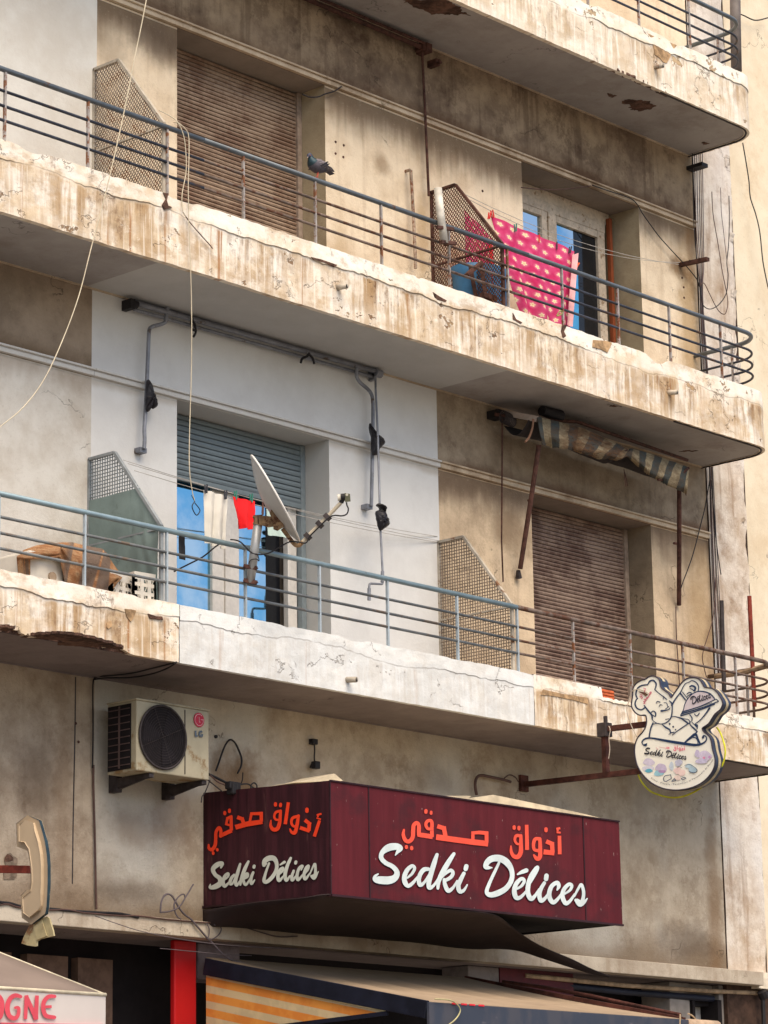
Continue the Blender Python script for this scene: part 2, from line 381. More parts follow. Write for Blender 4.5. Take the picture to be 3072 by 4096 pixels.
m_railr = simple('rusty_rail', (.16, .12, .10), .7, .2, var=.4, scale=14, dirt=(.11, .05, .03), dth=.50)
m_post = simple('painted_post', (.36, .33, .31), .6, .2, var=.25, scale=20, dirt=(.22, .09, .04), dth=.50)
m_postb = simple('painted_post_blue', (.40, .46, .50), .55, .2, var=.15, scale=20, dirt=(.25, .16, .1), dth=.62)
m_rust = simple('rust', (.085, .038, .028), .85, .1, var=.5, scale=26, bump=.003)
m_rustred = simple('red_rust', (.20, .035, .022), .75, .1, var=.4, scale=20)
m_steel = simple('dark_steel', (.055, .045, .045), .7, .3, var=.4, scale=20)
m_greypipe = simple('grey_painted_pipe', (.23, .24, .27), .5, .3, var=.25, scale=12, dirt=(.10, .07, .05))
m_mesh1 = simple('mesh_beige_wire', (.25, .20, .155), .7, .2, var=.4, scale=16, dirt=(.14, .06, .03), dth=.52)
m_mesh2 = simple('mesh_rusty_wire', (.14, .06, .035), .8, .2, var=.5, scale=16)
m_mesh3 = simple('mesh_grey_wire', (.20, .23, .24), .6, .2, var=.2, scale=16)
m_mesh4 = simple('mesh_tan_wire', (.22, .17, .125), .7, .2, var=.35, scale=16)
m_fr1 = simple('screen_frame_beige', (.42, .37, .30), .7, .1, var=.3, scale=10, dirt=(.2, .1, .05), dth=.55)
m_fr3 = simple('screen_frame_grey', (.25, .27, .28), .6, .1, var=.25, scale=10)
m_green = simple('green_grey_panel', (.17, .225, .215), .7, var=.18, scale=5, bump=.006, dirt=(.09, .12, .11), dth=.6)
def slatmat(name, a, b, c_, rust, z1=0, pitch=1):
    def fn(g):
        X, Y, Z = g.pos
        n = g.noise(g.vec(X*1.5, Y, Z*7), 1, 7, .65); n2 = g.noise(scale=26, detail=6, rough=.7)
        col = g.mix(b, a, (n*.6+n2*.4).sm(.38, .6)); col = g.mix(col, c_, g.noise(scale=2.4, detail=7, rough=.7).sm(.46, .62)*rust)
        col = g.mix(col, tuple(q*.4 for q in b), n2.sm(.6, .72)*.6*rust)
        if z1: fr = ((z1-Z)*(1/pitch))._o('FRACT'); col = g.mix(col, tuple(q*.22 for q in b), fr.sm(.80, .93)*.65); col = g.mix(col, tuple(min(1, q*1.25) for q in a), fr.sm(.05, .2)*fr.sm(.5, .2)*.35)  # grooves darkened, and a highlight painted across each slat's upper half
        return dict(c=col, r=.75, s=.25, bump=(n2, .003))
    return mat(name, fn)
m_slat = slatmat('shutter_brown', (.41, .295, .205), (.22, .14, .092), (.14, .062, .036), .65, 11.141, .0365)
m_slat2 = slatmat('shutter_grey_brown', (.37, .265, .20), (.17, .105, .08), (.10, .05, .038), .8, 8.006, .0365)
m_slat3 = slatmat('shutter_blue_grey', (.21, .255, .27), (.175, .21, .225), (.14, .16, .17), .15, 8.006, .046)
m_jamb = simple('shutter_guide', (.33, .25, .19), .7, var=.25, scale=20)
m_jamb3 = simple('shutter_guide_grey', (.22, .26, .275), .6, var=.12, scale=20)
m_frame = simple('cream_window_frame', (.56, .47, .36), .6, var=.18, scale=30, dirt=(.30, .2, .12), dth=.57)
m_framew = simple('white_window_frame', (.70, .66, .60), .5, var=.08, scale=30)
m_orange = simple('orange_strip', (.24, .06, .02), .6, var=.15)
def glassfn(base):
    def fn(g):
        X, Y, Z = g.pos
        return dict(c=g.mix(base, (.66, .72, .74), g.noise(g.vec(X*1.6, 0, Z*1.6), 1.3, 5).sm(.40, .66)*.8), r=.03, m=1.0, s=.5, bump=(g.noise(scale=1.2, detail=1), .003))  # pale noise patches paint cloud reflections into the glass colour
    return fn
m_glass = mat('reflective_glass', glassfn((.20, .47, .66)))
m_glassd = mat('dark_glass', lambda g: dict(c=(.012, .013, .016), r=.05, s=.35))
m_glassg = mat('curtained_glass', lambda g: dict(c=g.mix((.30, .34, .38), (.22, .25, .29), g.noise(g.vec(g.pos[0]*18, 0, g.pos[2]*.5), 1, 3).sm(.4, .6)), r=.2, s=.5))

# ------------------------------------------------------------------ ground and street
g_ = MB().quad((-300, -300, 0), (300, -300, 0), (300, 300, 0), (-300, 300, 0))
tag(g_.build('ground', simple('street_paving', (.16, .145, .125), .9, var=.2, scale=2, bump=.004)), kind='structure')
p_ = MB().box((-30, -3.2, .004), (60, 2.4, .13))
tag(p_.build('pavement', simple('pavement_slabs', (.20, .18, .155), .9, var=.2, scale=3, bump=.003)), kind='structure')

# ------------------------------------------------------------------ apartment building
BL = (11.0, W, .13)
bld = thing('apartment_building', 'weathered cream apartment block with long curved corner balconies above the shops', 'building', BL)
XL, XR = 10.6, 22.5
OA = [(15.5, 17.235), (19.85, 21.6)]            # door openings, same on both floors
HEAD = {2: 11.147, 1: 8.012}; FL = {2: 8.90, 1: 5.865}
wall = MB(); wm = [m_wall_up, m_frieze_up, m_white_up, m_mid_left, m_frieze_mid, m_paint, m_mid_right, m_frieze_right, m_ground, m_ground_grey, m_reveal, m_reveal_pale, m_reveal_grey, m_lintel]
XA, XB = 14.60, 18.60
def wq(x0, x1, z0, z1, m, Y=W): wall.quad((x0, Y, z0), (x1, Y, z0), (x1, Y, z1), (x0, Y, z1), m=m)
# upper storey
wq(XL, 14.63, 8.715, 14.2, 2); wq(14.63, OA[0][0], 8.715, 11.147, 0); wq(OA[0][1], OA[1][0], 8.715, 11.147, 0); wq(OA[1][1], XR, 8.715, 11.147, 0)
for o_ in OA: wq(*o_, 8.715, FL[2], 0)
wq(14.63, XR, 11.147, 11.9, 1); wq(14.63, XR, 11.9, 14.2, 0)
# middle storey
wq(XL, XA, 5.68, 8.012, 3); wq(XL, XA, 8.012, 8.715, 4)
wq(XA, OA[0][0], 5.68, 8.012, 5); wq(OA[0][1], XB, 5.68, 8.012, 5); wq(XA, XB, 8.012, 8.715, 5)
wq(XB, OA[1][0], 5.68, 8.012, 6); wq(OA[1][1], XR, 5.68, 8.012, 6); wq(XB, XR, 8.012, 8.715, 7)
wq(OA[0][0], OA[0][1], 5.68, FL[1], 5); wq(OA[1][0], OA[1][1], 5.68, FL[1], 6)
# ground storey
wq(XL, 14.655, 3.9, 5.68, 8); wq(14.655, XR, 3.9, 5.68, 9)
YS = 1.17
for fl in (1, 2):
    for k, (a, b) in enumerate(OA):
        z0, z1 = FL[fl], HEAD[fl]; rm = 10 if fl == 2 else (11 if k == 0 else 12); Yd = 1.32
        wall.quad((a, W, z0), (a, Yd, z0), (a, Yd, z1), (a, W, z1), m=rm)
        wall.quad((b, Yd, z0), (b, W, z0), (b, W, z1), (b, Yd, z1), m=rm)
        wall.quad((a, W, z1), (b, W, z1), (b, Yd, z1), (a, Yd, z1), m=11 if rm == 11 else 13)
        wall.quad((a, Yd, z0), (b, Yd, z0), (b, Yd, z1), (a, Yd, z1), m=13)
wall.quad((XR, W, 3.9), (XR, 3, 3.9), (XR, 3, 14.2), (XR, W, 14.2), m=8)
wall.build('wall', wm, bld)
# string courses: a shallow moulded band with a groove under it
def string(z, x0, x1, m):
    s_ = MB(); s_.box((x0, W-.035, z+.004), (x1, W+.01, z+.045)); s_.box((x0, W-.055, z+.045), (x1, W+.01, z+.062)); return s_.build('string_course', m, bld, bevel=.004)
string(11.147, 14.63, XR-.02, m_string); string(8.012, XL, XA, m_string_p); string(8.012, XA+.003, XB-.003, m_string_p); string(8.012, XB, XR-.02, m_string)
# balcony soffit slabs
def slab_path(x0, off=0.0, xe=22.48):
    R_ = .32 - off; pts = []
    x = x0
    while x < xe-.32: pts.append((x, off)); x += .02
    for k in range(0, 19):
        an = -math.pi/2 + math.pi/2*k/18; pts.append((xe-.32+R_*math.cos(an), .32+R_*math.sin(an)))
    y = .34
    while y < W+.001: pts.append((xe-off, y)); y += .02
    pts.append((xe-off, W)); return pts
def slab(zb, parts, name='balcony_slab', xe=22.48):
    th = .15
    for (x0, x1, m) in parts:
        s_ = MB(); poly = [(x0, W+.0), (x0, .055)]
        if x1 is None:
            for k in range(0, 13):
                an = -math.pi/2+math.pi/2*k/12; poly.append((xe-.32+.265*math.cos(an), .32+.265*math.sin(an)))
            poly.append((xe-.055, W))
        else: poly += [(x1, .055), (x1, W)]
        s_.prism([(p[0], p[1], zb+.006) for p in poly], (0, 0, th)); s_.build(name, m, bld)
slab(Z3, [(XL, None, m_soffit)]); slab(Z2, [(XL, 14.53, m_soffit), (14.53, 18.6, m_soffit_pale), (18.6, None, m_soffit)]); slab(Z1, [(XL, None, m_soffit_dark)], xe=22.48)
def drip(zb, xe=22.48):
    q = MB(); q.tube([(p[0], p[1], zb-.001) for p in slab_path(20.9, .035, xe)], .010, 6); q.build('drip_edge', m_steel, bld)
    q = MB(); q.bar((XL, W-.012, zb+.002), (22.43, W-.012, zb+.002), .02, .012); q.build('soffit_joint', m_string if zb > 8 else m_soffit_dark, bld)
for z_ in (Z1, Z2, Z3): drip(z_)
# parapet faces: dense sheets whose upper layer has come loose along a wandering crack
def fascia(zb, H, x0, x1, m, seed, layer=.010, label=None, damage=None, jag=1.0, xe=22.48, notch=None):
    path = slab_path(x0, xe=xe) if x1 is None else [(x0+(x1-x0)*k/int((x1-x0)/.02), 0.0) for k in range(int((x1-x0)/.02)+1)]
    n1, n2 = 20, 9; mb = MB(); u = x0; prev = None; cols = []
    for i, p in enumerate(path):
        if prev: u += math.hypot(p[0]-prev[0], p[1]-prev[1])
        prev = p
        q = path[min(i+1, len(path)-1)]; q0 = path[max(i-1, 0)]; tx, ty = q[0]-q0[0], q[1]-q0[1]; l = math.hypot(tx, ty); nx, ny = ty/l, -tx/l
        N3 = lambda a, b=0: noise.noise(Vector((a, b, seed)))
        cl = H*.74 + .045*N3(u*1.1) + .022*N3(u*4.5, 3) + .010*N3(u*17, 7)
        tz = H + .007*N3(u*12, 1)*jag - max(0, N3(u*2.3, 9)-.22)*.13*jag - max(0, N3(u*7.1, 19)-.45)*.06*jag; bz = .004*N3(u*13, 2)*jag
        if damage:
            a, b, dp = damage
            if a < u < b: t = min(1, (u-a)/.12, (b-u)/.12); bz += t*dp*max(0, .40+.9*N3(u*3.3, 5)+.7*N3(u*11, 6)+.5*N3(u*33, 8)) 
        if notch and notch[0] < u < notch[1]: tz = H - notch[2] + .012*N3(u*25, 4); cl = min(cl, tz-.03)
        ly = layer*max(0, min(1, (N3(u*.7, 11)+.18)*6)); col = []
        for r in range(n1+n2+2):
            if r <= n1: v = bz + (cl-.002-bz)*r/n1; o_ = 0
            else: v = cl+.002 + (tz-cl-.002)*(r-n1-1)/n2; o_ = ly*(1-.35*(r-n1-1)/n2)
            d_ = .005*noise.noise(Vector((u*2.2, v*5, seed+5))) + .0025*noise.noise(Vector((u*11, v*15, seed+9)))
            mb.v.append(Vector((p[0]+nx*(o_+d_), p[1]+ny*(o_+d_), zb+v))); mb.at.append(cl-v); col.append((u, v))
        cols.append(col)
    R_ = n1+n2+2
    for i in range(len(path)-1):
        for r in range(R_-1):
            A = i*R_+r; mb.f.append((A, A+R_, A+R_+1, A+1)); mb.m.append(0)
            mb.uv.append([cols[i][r], cols[i+1][r], cols[i+1][r+1], cols[i][r+1]])
    base = len(mb.v); back = []
    for i, p in enumerate(path):                       # top face and inner face
        q = path[min(i+1, len(path)-1)]; q0 = path[max(i-1, 0)]; tx, ty = q[0]-q0[0], q[1]-q0[1]; l = math.hypot(tx, ty); nx, ny = ty/l, -tx/l
        tp = mb.v[i*R_+R_-1]; bt = mb.v[i*R_]
        mb.v += [Vector((p[0]-nx*.10, p[1]-ny*.10, tp.z-.004)), Vector((p[0]-nx*.10, p[1]-ny*.10, zb+.16)), Vector((p[0]-nx*.054, p[1]-ny*.054, bt.z+.003))]; mb.at += [.5]*3
    for i in range(len(path)-1):
        a0 = base+i*3; a1 = a0+3; T0 = i*R_+R_-1; T1 = T0+R_; B0 = i*R_; B1 = B0+R_
        for f in ((T0, T1, a1, a0), (a0, a1, a1+1, a0+1), (B1, B0, a0+2, a1+2)):
            mb.f.append(f); mb.m.append(0); mb.uv.append([cols[i][R_-1]]*4)
    return mb.build('balcony_parapet', m, bld, smooth=False, label=label)
H = .545
fascia(Z3, .553, XL, None, m_fas3, 3.1, label='bleached white cracked parapet of the top balcony')
fascia(Z2, H, XL, None, m_fas, 7.7, label='cream parapet streaked with brown runs, middle balcony')
fascia(Z1, .433, XL, 14.69, m_fas, 12.3, damage=(12.85, 14.24, .050), label='crumbling stained end of the lower parapet, its lower edge broken away')
fascia(Z1, .433, 14.70, 18.75, m_fasw, 21.5, layer=.004, label='pale blue painted stretch of the lower parapet', jag=.5)
fascia(Z1, .433, 18.757, None, m_fas, 31.9, label='stained stretch of the lower parapet with an exposed brick', notch=(19.66, 20.16, .085))
rb = MB()
def rubble(u, v):
    return (12.7+u*1.7, .030+.016*noise.noise(Vector((u*40, v*3, 1)))+.012*noise.noise(Vector((u*120, v*9, 2))), Z1+.004+v*.12)
rb.grid(rubble, 170, 8); rb.build('rough_broken_edge', m_spall, bld)
# exposed hollow brick in the broken parapet
bk = MB(); p0 = PY(2392, 2767, .03); p1 = PY(2452, 2815, .03)
bk.box((p0.x+.01, .015, 6.02), (p1.x, .10, 6.105)); 
for k in range(3): bk.box((p0.x+.01, .008, 6.028+k*.026), (p1.x-.004, .0145, 6.044+k*.026))
bk.build('exposed_brick', m_brick, bld, bevel=.004)
# spalled patches under the balconies
def patch(pts, z, name='spalled_patch'):
    P_ = [PZ(x, y, z) for x, y in pts]; c_ = sum(P_, Vector())/len(P_); out = []
    for i, p in enumerate(P_):
        q = P_[(i+1) % len(P_)]
        for k in range(9):
            t = k/9; s_ = p.lerp(q, t); s_ += (s_-c_)*.14*noise.noise(s_*9) + Vector((noise.noise(s_*31), noise.noise(s_*37), 0))*.03+Vector((noise.noise(s_*90), noise.noise(s_*97), 0))*.014; out.append(s_)
    mb = MB(); mb.prism(out, (0, 0, .02)); return mb.build(name, m_spall, bld)
R3 = rg(2048, 0); R2_ = rg(1024, 0)
patch([R3(*p) for p in ((712,665),(745,648),(830,648),(880,655),(925,688),(890,712),(820,720),(775,712),(765,697),(780,688))], Z3+.003)
patch([R3(*p) for p in ((612,605),(640,605),(668,622),(652,635),(625,622))], Z3+.003)
patch([R2_(*p) for p in ((945,0),(1000,30),(1060,60),(1150,95),(1250,98),(1350,92),(1380,98),(1330,70),(1310,45),(1240,0))], Z3+.003)
patch([R3(*p) for p in ((560,425),(700,490),(800,535),(900,580),(1010,632),(900,560),(800,510),(690,455))], Z3+.003, 'peeled_edge')
patch([R3(*p) for p in ((1230,930),(1258,922),(1275,930),(1245,942))], Z3+.003)
RL1 = rg(0, 2048)
patch([RL1(*p) for p in ((160,815),(300,790),(430,790),(600,820),(700,850),(785,880),(770,895),(640,870),(540,875),(375,860),(420,835),(260,825))], Z1+.003, 'spalled_edge')
patch([RL1(*p) for p in ((0,745),(60,748),(95,765),(30,775),(0,770))], Z1+.003, 'spalled_edge')
patch([c3(2350,1600)(*p) for p in ((240,72),(300,62),(400,75),(330,85))], Z2+.003)
patch([c3(2350,1600)(*p) for p in ((1080,620),(1200,605),(1310,610),(1200,622))], Z2+.003)
# gouges in the parapet faces
def gouge(pts, dep=.012, name='broken_render', m=None):
    P_ = [PY(x, y, -.001) for x, y in pts]; mb = MB(); mb.prism([p+Vector((0, -dep, 0)) for p in P_], (0, dep, 0)); return mb.build(name, m or m_spall, bld)
R26 = rg(2048, 1024); R25 = rg(1024, 1024); c30 = c3(2519, 0)
gouge([c30(*p) for p in ((205,398),(260,425),(350,462),(470,508),(560,545),(515,600),(480,690),(440,760),(400,750),(360,700),(300,660),(280,560),(240,450))], .006, m=simple('bare_render', (.40, .26, .14), .95, var=.45, scale=20, bump=.01))
gouge([R26(*p) for p in ((525,545),(600,550),(645,562),(635,590),(615,628),(575,605),(520,590))], .006, m=bpy.data.materials['bare_render'])
gouge([R25(*p) for p in ((350,8),(420,25),(520,60),(505,72),(440,45),(370,25))], .012)
gouge([rg(0,0)(*p) for p in ((1052,1250),(1085,1255),(1075,1300),(1085,1335),(1110,1345),(1060,1360),(1045,1330),(1070,1290))], .012)
gouge([RL1(*p) for p in ((955,660),(1000,675),(1045,678),(1050,700),(1000,695),(965,690))], .012)
gouge([RL1(*p) for p in ((690,715),(718,705),(722,740),(700,758),(688,745))], .006, m=bpy.data.materials['bare_render'])
gouge([RL1(*p) for p in ((805,628),(850,632),(880,640),(862,690),(845,712),(820,680))], .006, m=bpy.data.materials['bare_render'])
gouge([R25(*p) for p in ((1140,235),(1180,262),(1230,290),(1222,300),(1170,285),(1150,270))], .012)
gouge([R26(*p) for p in ((0,370),(20,410),(60,432),(50,440),(0,410))], .012)
gouge([R26(*p) for p in ((320,445),(350,450),(330,490),(345,520),(320,540),(310,490))], .012)
gouge([rg(2048,2048)(*p) for p in ((200,1150),(330,1180),(460,1200),(488,1205),(488,1245),(420,1225),(330,1205),(250,1190),(185,1185))], .006, m=bpy.data.materials['bare_render'])
# drain spouts
for (x, y) in (R25(530,200), R26(1015,885), rg(1024,2048)(590,1085), c30(300,800)):
    p = PY(x, y, 0); s_ = MB(); s_.tube([p+Vector((0, .03, 0)), p+Vector((.01, -.09, -.012))], [.024, .022], 10)
    s_.tube([p+Vector((.0101, -.0905, -.012)), p+Vector((.0105, -.0915, -.012))], .017, 10, m=1); s_.build('drain_spout', [m_fr1, m_dark], bld, smooth=True)

# railings
def railing(zt, x0, x1, m_top, m_bar, m_p, posts, dz=(.0, .165, .28, .39), xe=22.40, label=None, splits=None):
    """zt = axis height of the handrail; the other bars hang below it"""
    def path(z, off=0.0, a=x0, b=x1):
        P_ = []
        if b is None:
            x = a
            while x < xe-.36: P_.append((x, .05, z)); x += .5
            for k in range(0, 13):
                an = -math.pi/2+math.pi/2*k/12; P_.append((xe-.3+.3*math.cos(an), .35+.3*math.sin(an), z))
            P_.append((xe, .6, z)); P_.append((xe, W-.01, z))
        else: P_ = [(a, .05, z), (b, .05, z)]
        return P_
    t = MB()
    t.tube(path(zt), .021, 10); o = t.build('railing', m_top, bld, smooth=True, label=label)
    for k in (1, 2, 3):
        b_ = MB(); P_ = path(zt-dz[k]); b_.tube(P_, .0115, 8); b_.build('rail', m_bar, o, smooth=True)
    for x, y in posts:
        b_ = MB(); b_.bar((x, y, zt-.57), (x, y, zt-.012), .016, .022, up=(0, 1, 0)); b_.build('post', m_p, o)
    return o
PO = [(12.2+.0, .05), (13.01, .05), (13.81, .05), (14.615, .05), (15.43, .05), (16.24, .05), (17.02, .05), (17.86, .05), (18.62, .05), (19.36, .05), (20.15, .05), (20.91, .05), (21.70, .05), (22.395, .42)]
# the handrail paint changes along its length: separate stretches
railing(9.822, XL, 15.0, m_rail, m_railb, m_post, PO[:4], label='blue grey stretch of the middle balcony railing')
railing(9.822, 15.0, 18.9, m_rail, m_railr, m_post, PO[4:9], label='handrail of the middle balcony with rusty lower bars')
railing(9.822, 18.9, None, m_rail, m_railb, m_post, PO[9:], label='curved end of the middle balcony railing')
railing(6.668, XL, 18.62, m_railt, simple('bar_blue_grey', (.145, .155, .16), .6, .2, var=.3, scale=9, dirt=(.16, .12, .09), dth=.55), m_postb, PO[:9], label='pale blue stretch of the lower balcony railing')
railing(6.668, 18.62, None, m_railr, m_railr, m_post, PO[9:], label='rusty end of the lower balcony railing')
railing(13.005, XL, None, m_rail, m_railb, m_post, [(p[0]-.28, p[1]) if p[0] < 22 else p for p in PO], label='top balcony railing')

# roller shutters, guides and windows
def shutter(a, b, z0, z1, pitch, m, mj, Y=YS):
    n = int((z1-z0)/pitch); s_ = MB(); prof = ((0, .006), (.12, -.002), (.5, -.0085), (.85, -.003), (.93, .006))
    zz = []
    for k in range(n+1):
        for t, y in prof:
            z = z1-(k+1-t)*pitch if False else z1-k*pitch-t*pitch
            if z >= z0: zz.append((z, y))
    i = 0
    nx = 10
    for (z, y) in zz:
        for q in range(nx+1):
            x = a+.05+(b-a-.1)*q/nx
            s_.v.append(Vector((x, Y+y+.004*math.sin(x*2+z*.6), z+.002*math.sin(x*3.1+z*7))))
    for j in range(len(zz)-1):
        for q in range(nx):
            A = j*(nx+1)+q; s_.f.append((A, A+nx+1, A+nx+2, A+1)); s_.m.append(0); s_.uv.append([(0,0)]*4)
    o = s_.build('roller_shutter', m, bld)
    return o
def guides(a, b, z0, z1, m, Y=YS):
    g_ = MB(); g_.box((a+.002, Y-.03, z0), (a+.055, Y+.03, z1-.003)); g_.build('shutter_guide', m, bld, bevel=.004)
    g_ = MB(); g_.box((b-.055, Y-.03, z0), (b-.002, Y+.03, z1-.003)); g_.build('shutter_guide', m, bld, bevel=.004)
shutter(*OA[0], FL[2], HEAD[2]-.006, .0365, m_slat, m_jamb); guides(*OA[0], FL[2], HEAD[2], m_jamb)
shutter(*OA[1], FL[1], HEAD[1]-.006, .0365, m_slat2, m_jamb); guides(*OA[1], FL[1], HEAD[1], m_jamb)
shutter(*OA[0], 7.50, HEAD[1]-.006, .046, m_slat3, m_jamb3, YS-.02); guides(*OA[0], FL[1], HEAD[1], m_jamb3)
s_ = MB(); s_.box((15.555, YS-.035, 7.455), (17.18, YS-.005, 7.502)); s_.build('shutter_bottom_bar', m_slat3, bld, bevel=.004)
# lower French window: frame, reflecting panes, one leaf standing open on a dark room
def window(frames, panes, m, name='french_window'):
    f_ = MB()
    for a, b in frames: f_.box(a, b)
    o = f_.build(name, m, bld, bevel=.004)
    for a, b, pm in panes: q = MB(); q.box(a, b); q.build('pane', pm, o)
    return o
Yw = 1.22
window([((16.20, Yw-.03, 5.87), (16.33, Yw+.03, 7.52)), ((16.332, Yw-.045, 5.87), (16.40, Yw+.03, 7.52)), ((16.402, Yw-.03, 5.87), (16.50, Yw+.03, 7.52)), ((17.09, Yw-.03, 5.87), (17.17, Yw+.03, 7.6)),
        ((17.05, Yw-.045, 5.87), (17.088, Yw+.01, 7.6)), ((15.56, Yw-.03, 7.50), (17.09, Yw+.02, 7.56)), ((15.56, Yw-.03, 5.87), (16.2, Yw+.03, 5.94))],
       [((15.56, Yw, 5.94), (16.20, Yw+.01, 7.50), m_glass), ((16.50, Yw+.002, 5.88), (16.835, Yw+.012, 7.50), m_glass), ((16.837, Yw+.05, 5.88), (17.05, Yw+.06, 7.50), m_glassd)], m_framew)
# upper French window with peeling cream paint
zt = 10.99
window([((19.87, Yw-.03, zt-.06), (21.48, Yw+.03, zt+.03)), ((19.87, Yw-.02, zt+.032), (21.56, Yw+.02, 11.143)), ((20.52, Yw-.03, 8.9), (20.60, Yw+.03, zt-.062)), ((20.603, Yw-.045, 8.9), (20.70, Yw+.03, zt-.062)),
        ((20.703, Yw-.03, 8.9), (20.74, Yw+.03, zt-.062)), ((21.36, Yw-.03, 8.9), (21.47, Yw+.03, zt-.062)), ((20.742, Yw-.03, zt-.13), (21.358, Yw+.03, zt-.062)), ((19.87, Yw-.03, zt-.12), (20.518, Yw+.03, zt-.062)), ((19.87, Yw-.03, 8.9), (19.90, Yw+.03, zt-.122))],
       [((19.90, Yw, 8.9), (20.52, Yw+.01, zt-.12), m_glass), ((20.74, Yw, 8.9), (21.02, Yw+.01, zt-.13), m_glass), ((21.022, Yw+.002, 8.9), (21.36, Yw+.012, zt-.13), m_glassd)], m_frame)  # right pane split in two: its dark reflection is painted as dark glass
s_ = MB(); s_.box((21.50, YS-.02, 8.9), (21.54, YS+.02, 11.08)); s_.build('shutter_guide', m_orange, bld, label='orange shutter guide beside the upper window')
# shop ledge, its soffit, the dim shop fronts under it
lg = MB(); lg.box((XL, .74, Z0), (22.9, W+.002, 3.925)); lg.build('shop_ledge', m_ledge, bld, bevel=.006)
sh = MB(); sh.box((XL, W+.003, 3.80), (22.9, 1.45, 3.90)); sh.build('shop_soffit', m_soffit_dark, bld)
sh = MB()
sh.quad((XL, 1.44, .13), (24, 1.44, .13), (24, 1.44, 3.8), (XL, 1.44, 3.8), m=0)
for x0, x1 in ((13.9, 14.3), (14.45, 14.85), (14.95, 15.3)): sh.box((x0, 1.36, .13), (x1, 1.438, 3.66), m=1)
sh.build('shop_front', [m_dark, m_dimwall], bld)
pl = MB(); pl.box((15.555, .95, .13), (15.785, 1.0, 3.798)); pl.build('red_pillar', simple('red_gloss_paint', (.46, .008, .010), .45, var=.12, scale=3), bld, bevel=.01)
pl = MB(); pl.box((15.85, 1.0, 3.52), (16.3, 1.25, 3.797)); pl.build('shutter_box', simple('dull_white_box', (.15, .12, .13), .7), bld, bevel=.01)
pl = MB(); pl.box((19.0, 1.0, 3.62), (19.4, 1.3, 3.797)); pl.box((19.5, 1.05, 3.4), (19.56, 1.1, 3.79)); pl.build('shutter_box', simple('shop_grey_box', (.17, .15, .145), .7), bld, bevel=.01)
pl = MB(); pl.box((19.41, 1.0, 3.6), (20.4, 1.3, 3.797)); pl.build('shop_red_panel', simple('dull_red_panel', (.085, .010, .016), .6), bld)
pl = MB(); pl.box((21.75, .97, .13), (22.05, 1.3, 3.797)); pl.box((22.45, .93, .13), (22.75, 1.3, 3.797)); pl.box((22.052, 1.0, 3.66), (22.448, 1.28, 3.796)); pl.build('shop_pier', simple('shop_pier_render', (.27, .24, .215), .8, var=.3, scale=6), bld, bevel=.01)
pl = MB(); pl.box((22.06, .95, .13), (22.10, 1.28, 3.655)); pl.box((22.38, .90, .13), (22.44, 1.28, 3.655)); pl.box((22.101, 1.0, 3.60), (22.379, 1.2, 3.655)); pl.build('door_frame', m_dark, bld)
pl = MB(); pl.box((22.101, 1.1, .13), (22.379, 1.13, 3.6)); pl.build('door', simple('pale_door', (.55, .53, .50), .5), bld)
# bolt holes and old fixings in the walls
for (x, y) in (rg(1024,0)(515,920), rg(1024,0)(568,942), rg(1024,0)(515,995), rg(1024,0)(565,1018), rg(1024,0)(1467,1238), c3(2519,850)(627,783), c3(2519,850)(646,898), c3(2519,850)(651,1022), rg(0,2048)(1395,1458), rg(0,2048)(490,1370), rg(0,2048)(508,1490)):
    p = PY(x, y, W); h_ = MB(); h_.tube([p+Vector((0, .002, 0)), p+Vector((0, -.006, 0))], [.013, .010], 7); h_.build('bolt_hole', m_rust, bld)
# vertical joint in the ground floor render
j_ = MB(); P_ = [PY(302, 2708, W), PY(300, 2900, W), PY(296, 3100, W), PY(292, 3300, W), PY(289, 3535, W)]
j_.tube([p+Vector((0, .001, 0)) for p in P_], .006, 5); j_.build('render_joint', m_steel, bld)

# ------------------------------------------------------------------ neighbouring building
nb = thing('neighbouring_building', 'sunlit cream building adjoining on the right with a peeling pier and a long crack', 'building', (22.6, 1.0, .13))
q = MB(); q.quad((23.16, .92, 3.9), (60, .92, 3.9), (60, .92, 26), (23.16, .92, 26)); q.quad((23.16, .92, .13), (60, .92, .13), (60, .92, 3.9), (23.16, .92, 3.9)); q.build('wall', m_neigh, nb)
q = MB()
def pr(u, v): return (22.53+u*.605-max(-.02, .055*noise.noise(Vector((0, v*9, 2)))+.05*noise.noise(Vector((0, v*60, 4)))+.012*noise.noise(Vector((0, v*240, 4))))*(u > .95), .875+.006*noise.noise(Vector((u*3, v*40, 7)))-.004*(u>.9), 3.93+v*16)
q.grid(pr, 14, 900); q.build('pier', m_pier, nb)
q = MB(); q.box((22.51, .885, .13), (23.17, 1.3, 20)); q.build('crack_backing', simple('crack_shadowed_masonry', (.055, .03, .02), .95, var=.5), nb)
q = MB(); q.box((24.2, .2, 12.65), (40, .918, 12.9)); q.build('cornice', m_string, nb)
q = MB(); q.box((22.9, .80, 3.78), (60, .918, 3.93)); q.build('ledge', simple('pale_ledge', (.80, .70, .55), .9), nb)
# flakes of render curling off along the crack
for k in range(9):
    z = 5.9+k*.75+random.random()*.3; x = 23.08+.03*random.random(); a = .025+.03*random.random()
    q = MB(); q.grid(lambda u, v: (x-a*.5+u*a, .868-.035*(u*v)-.008*noise.noise(Vector((u*3, v*3, k))), z+v*a*(1.5+(k % 3))+.01*math.sin(u*5)), 4, 4)
    q.build('render_flake', m_pier, nb, solid=.006)

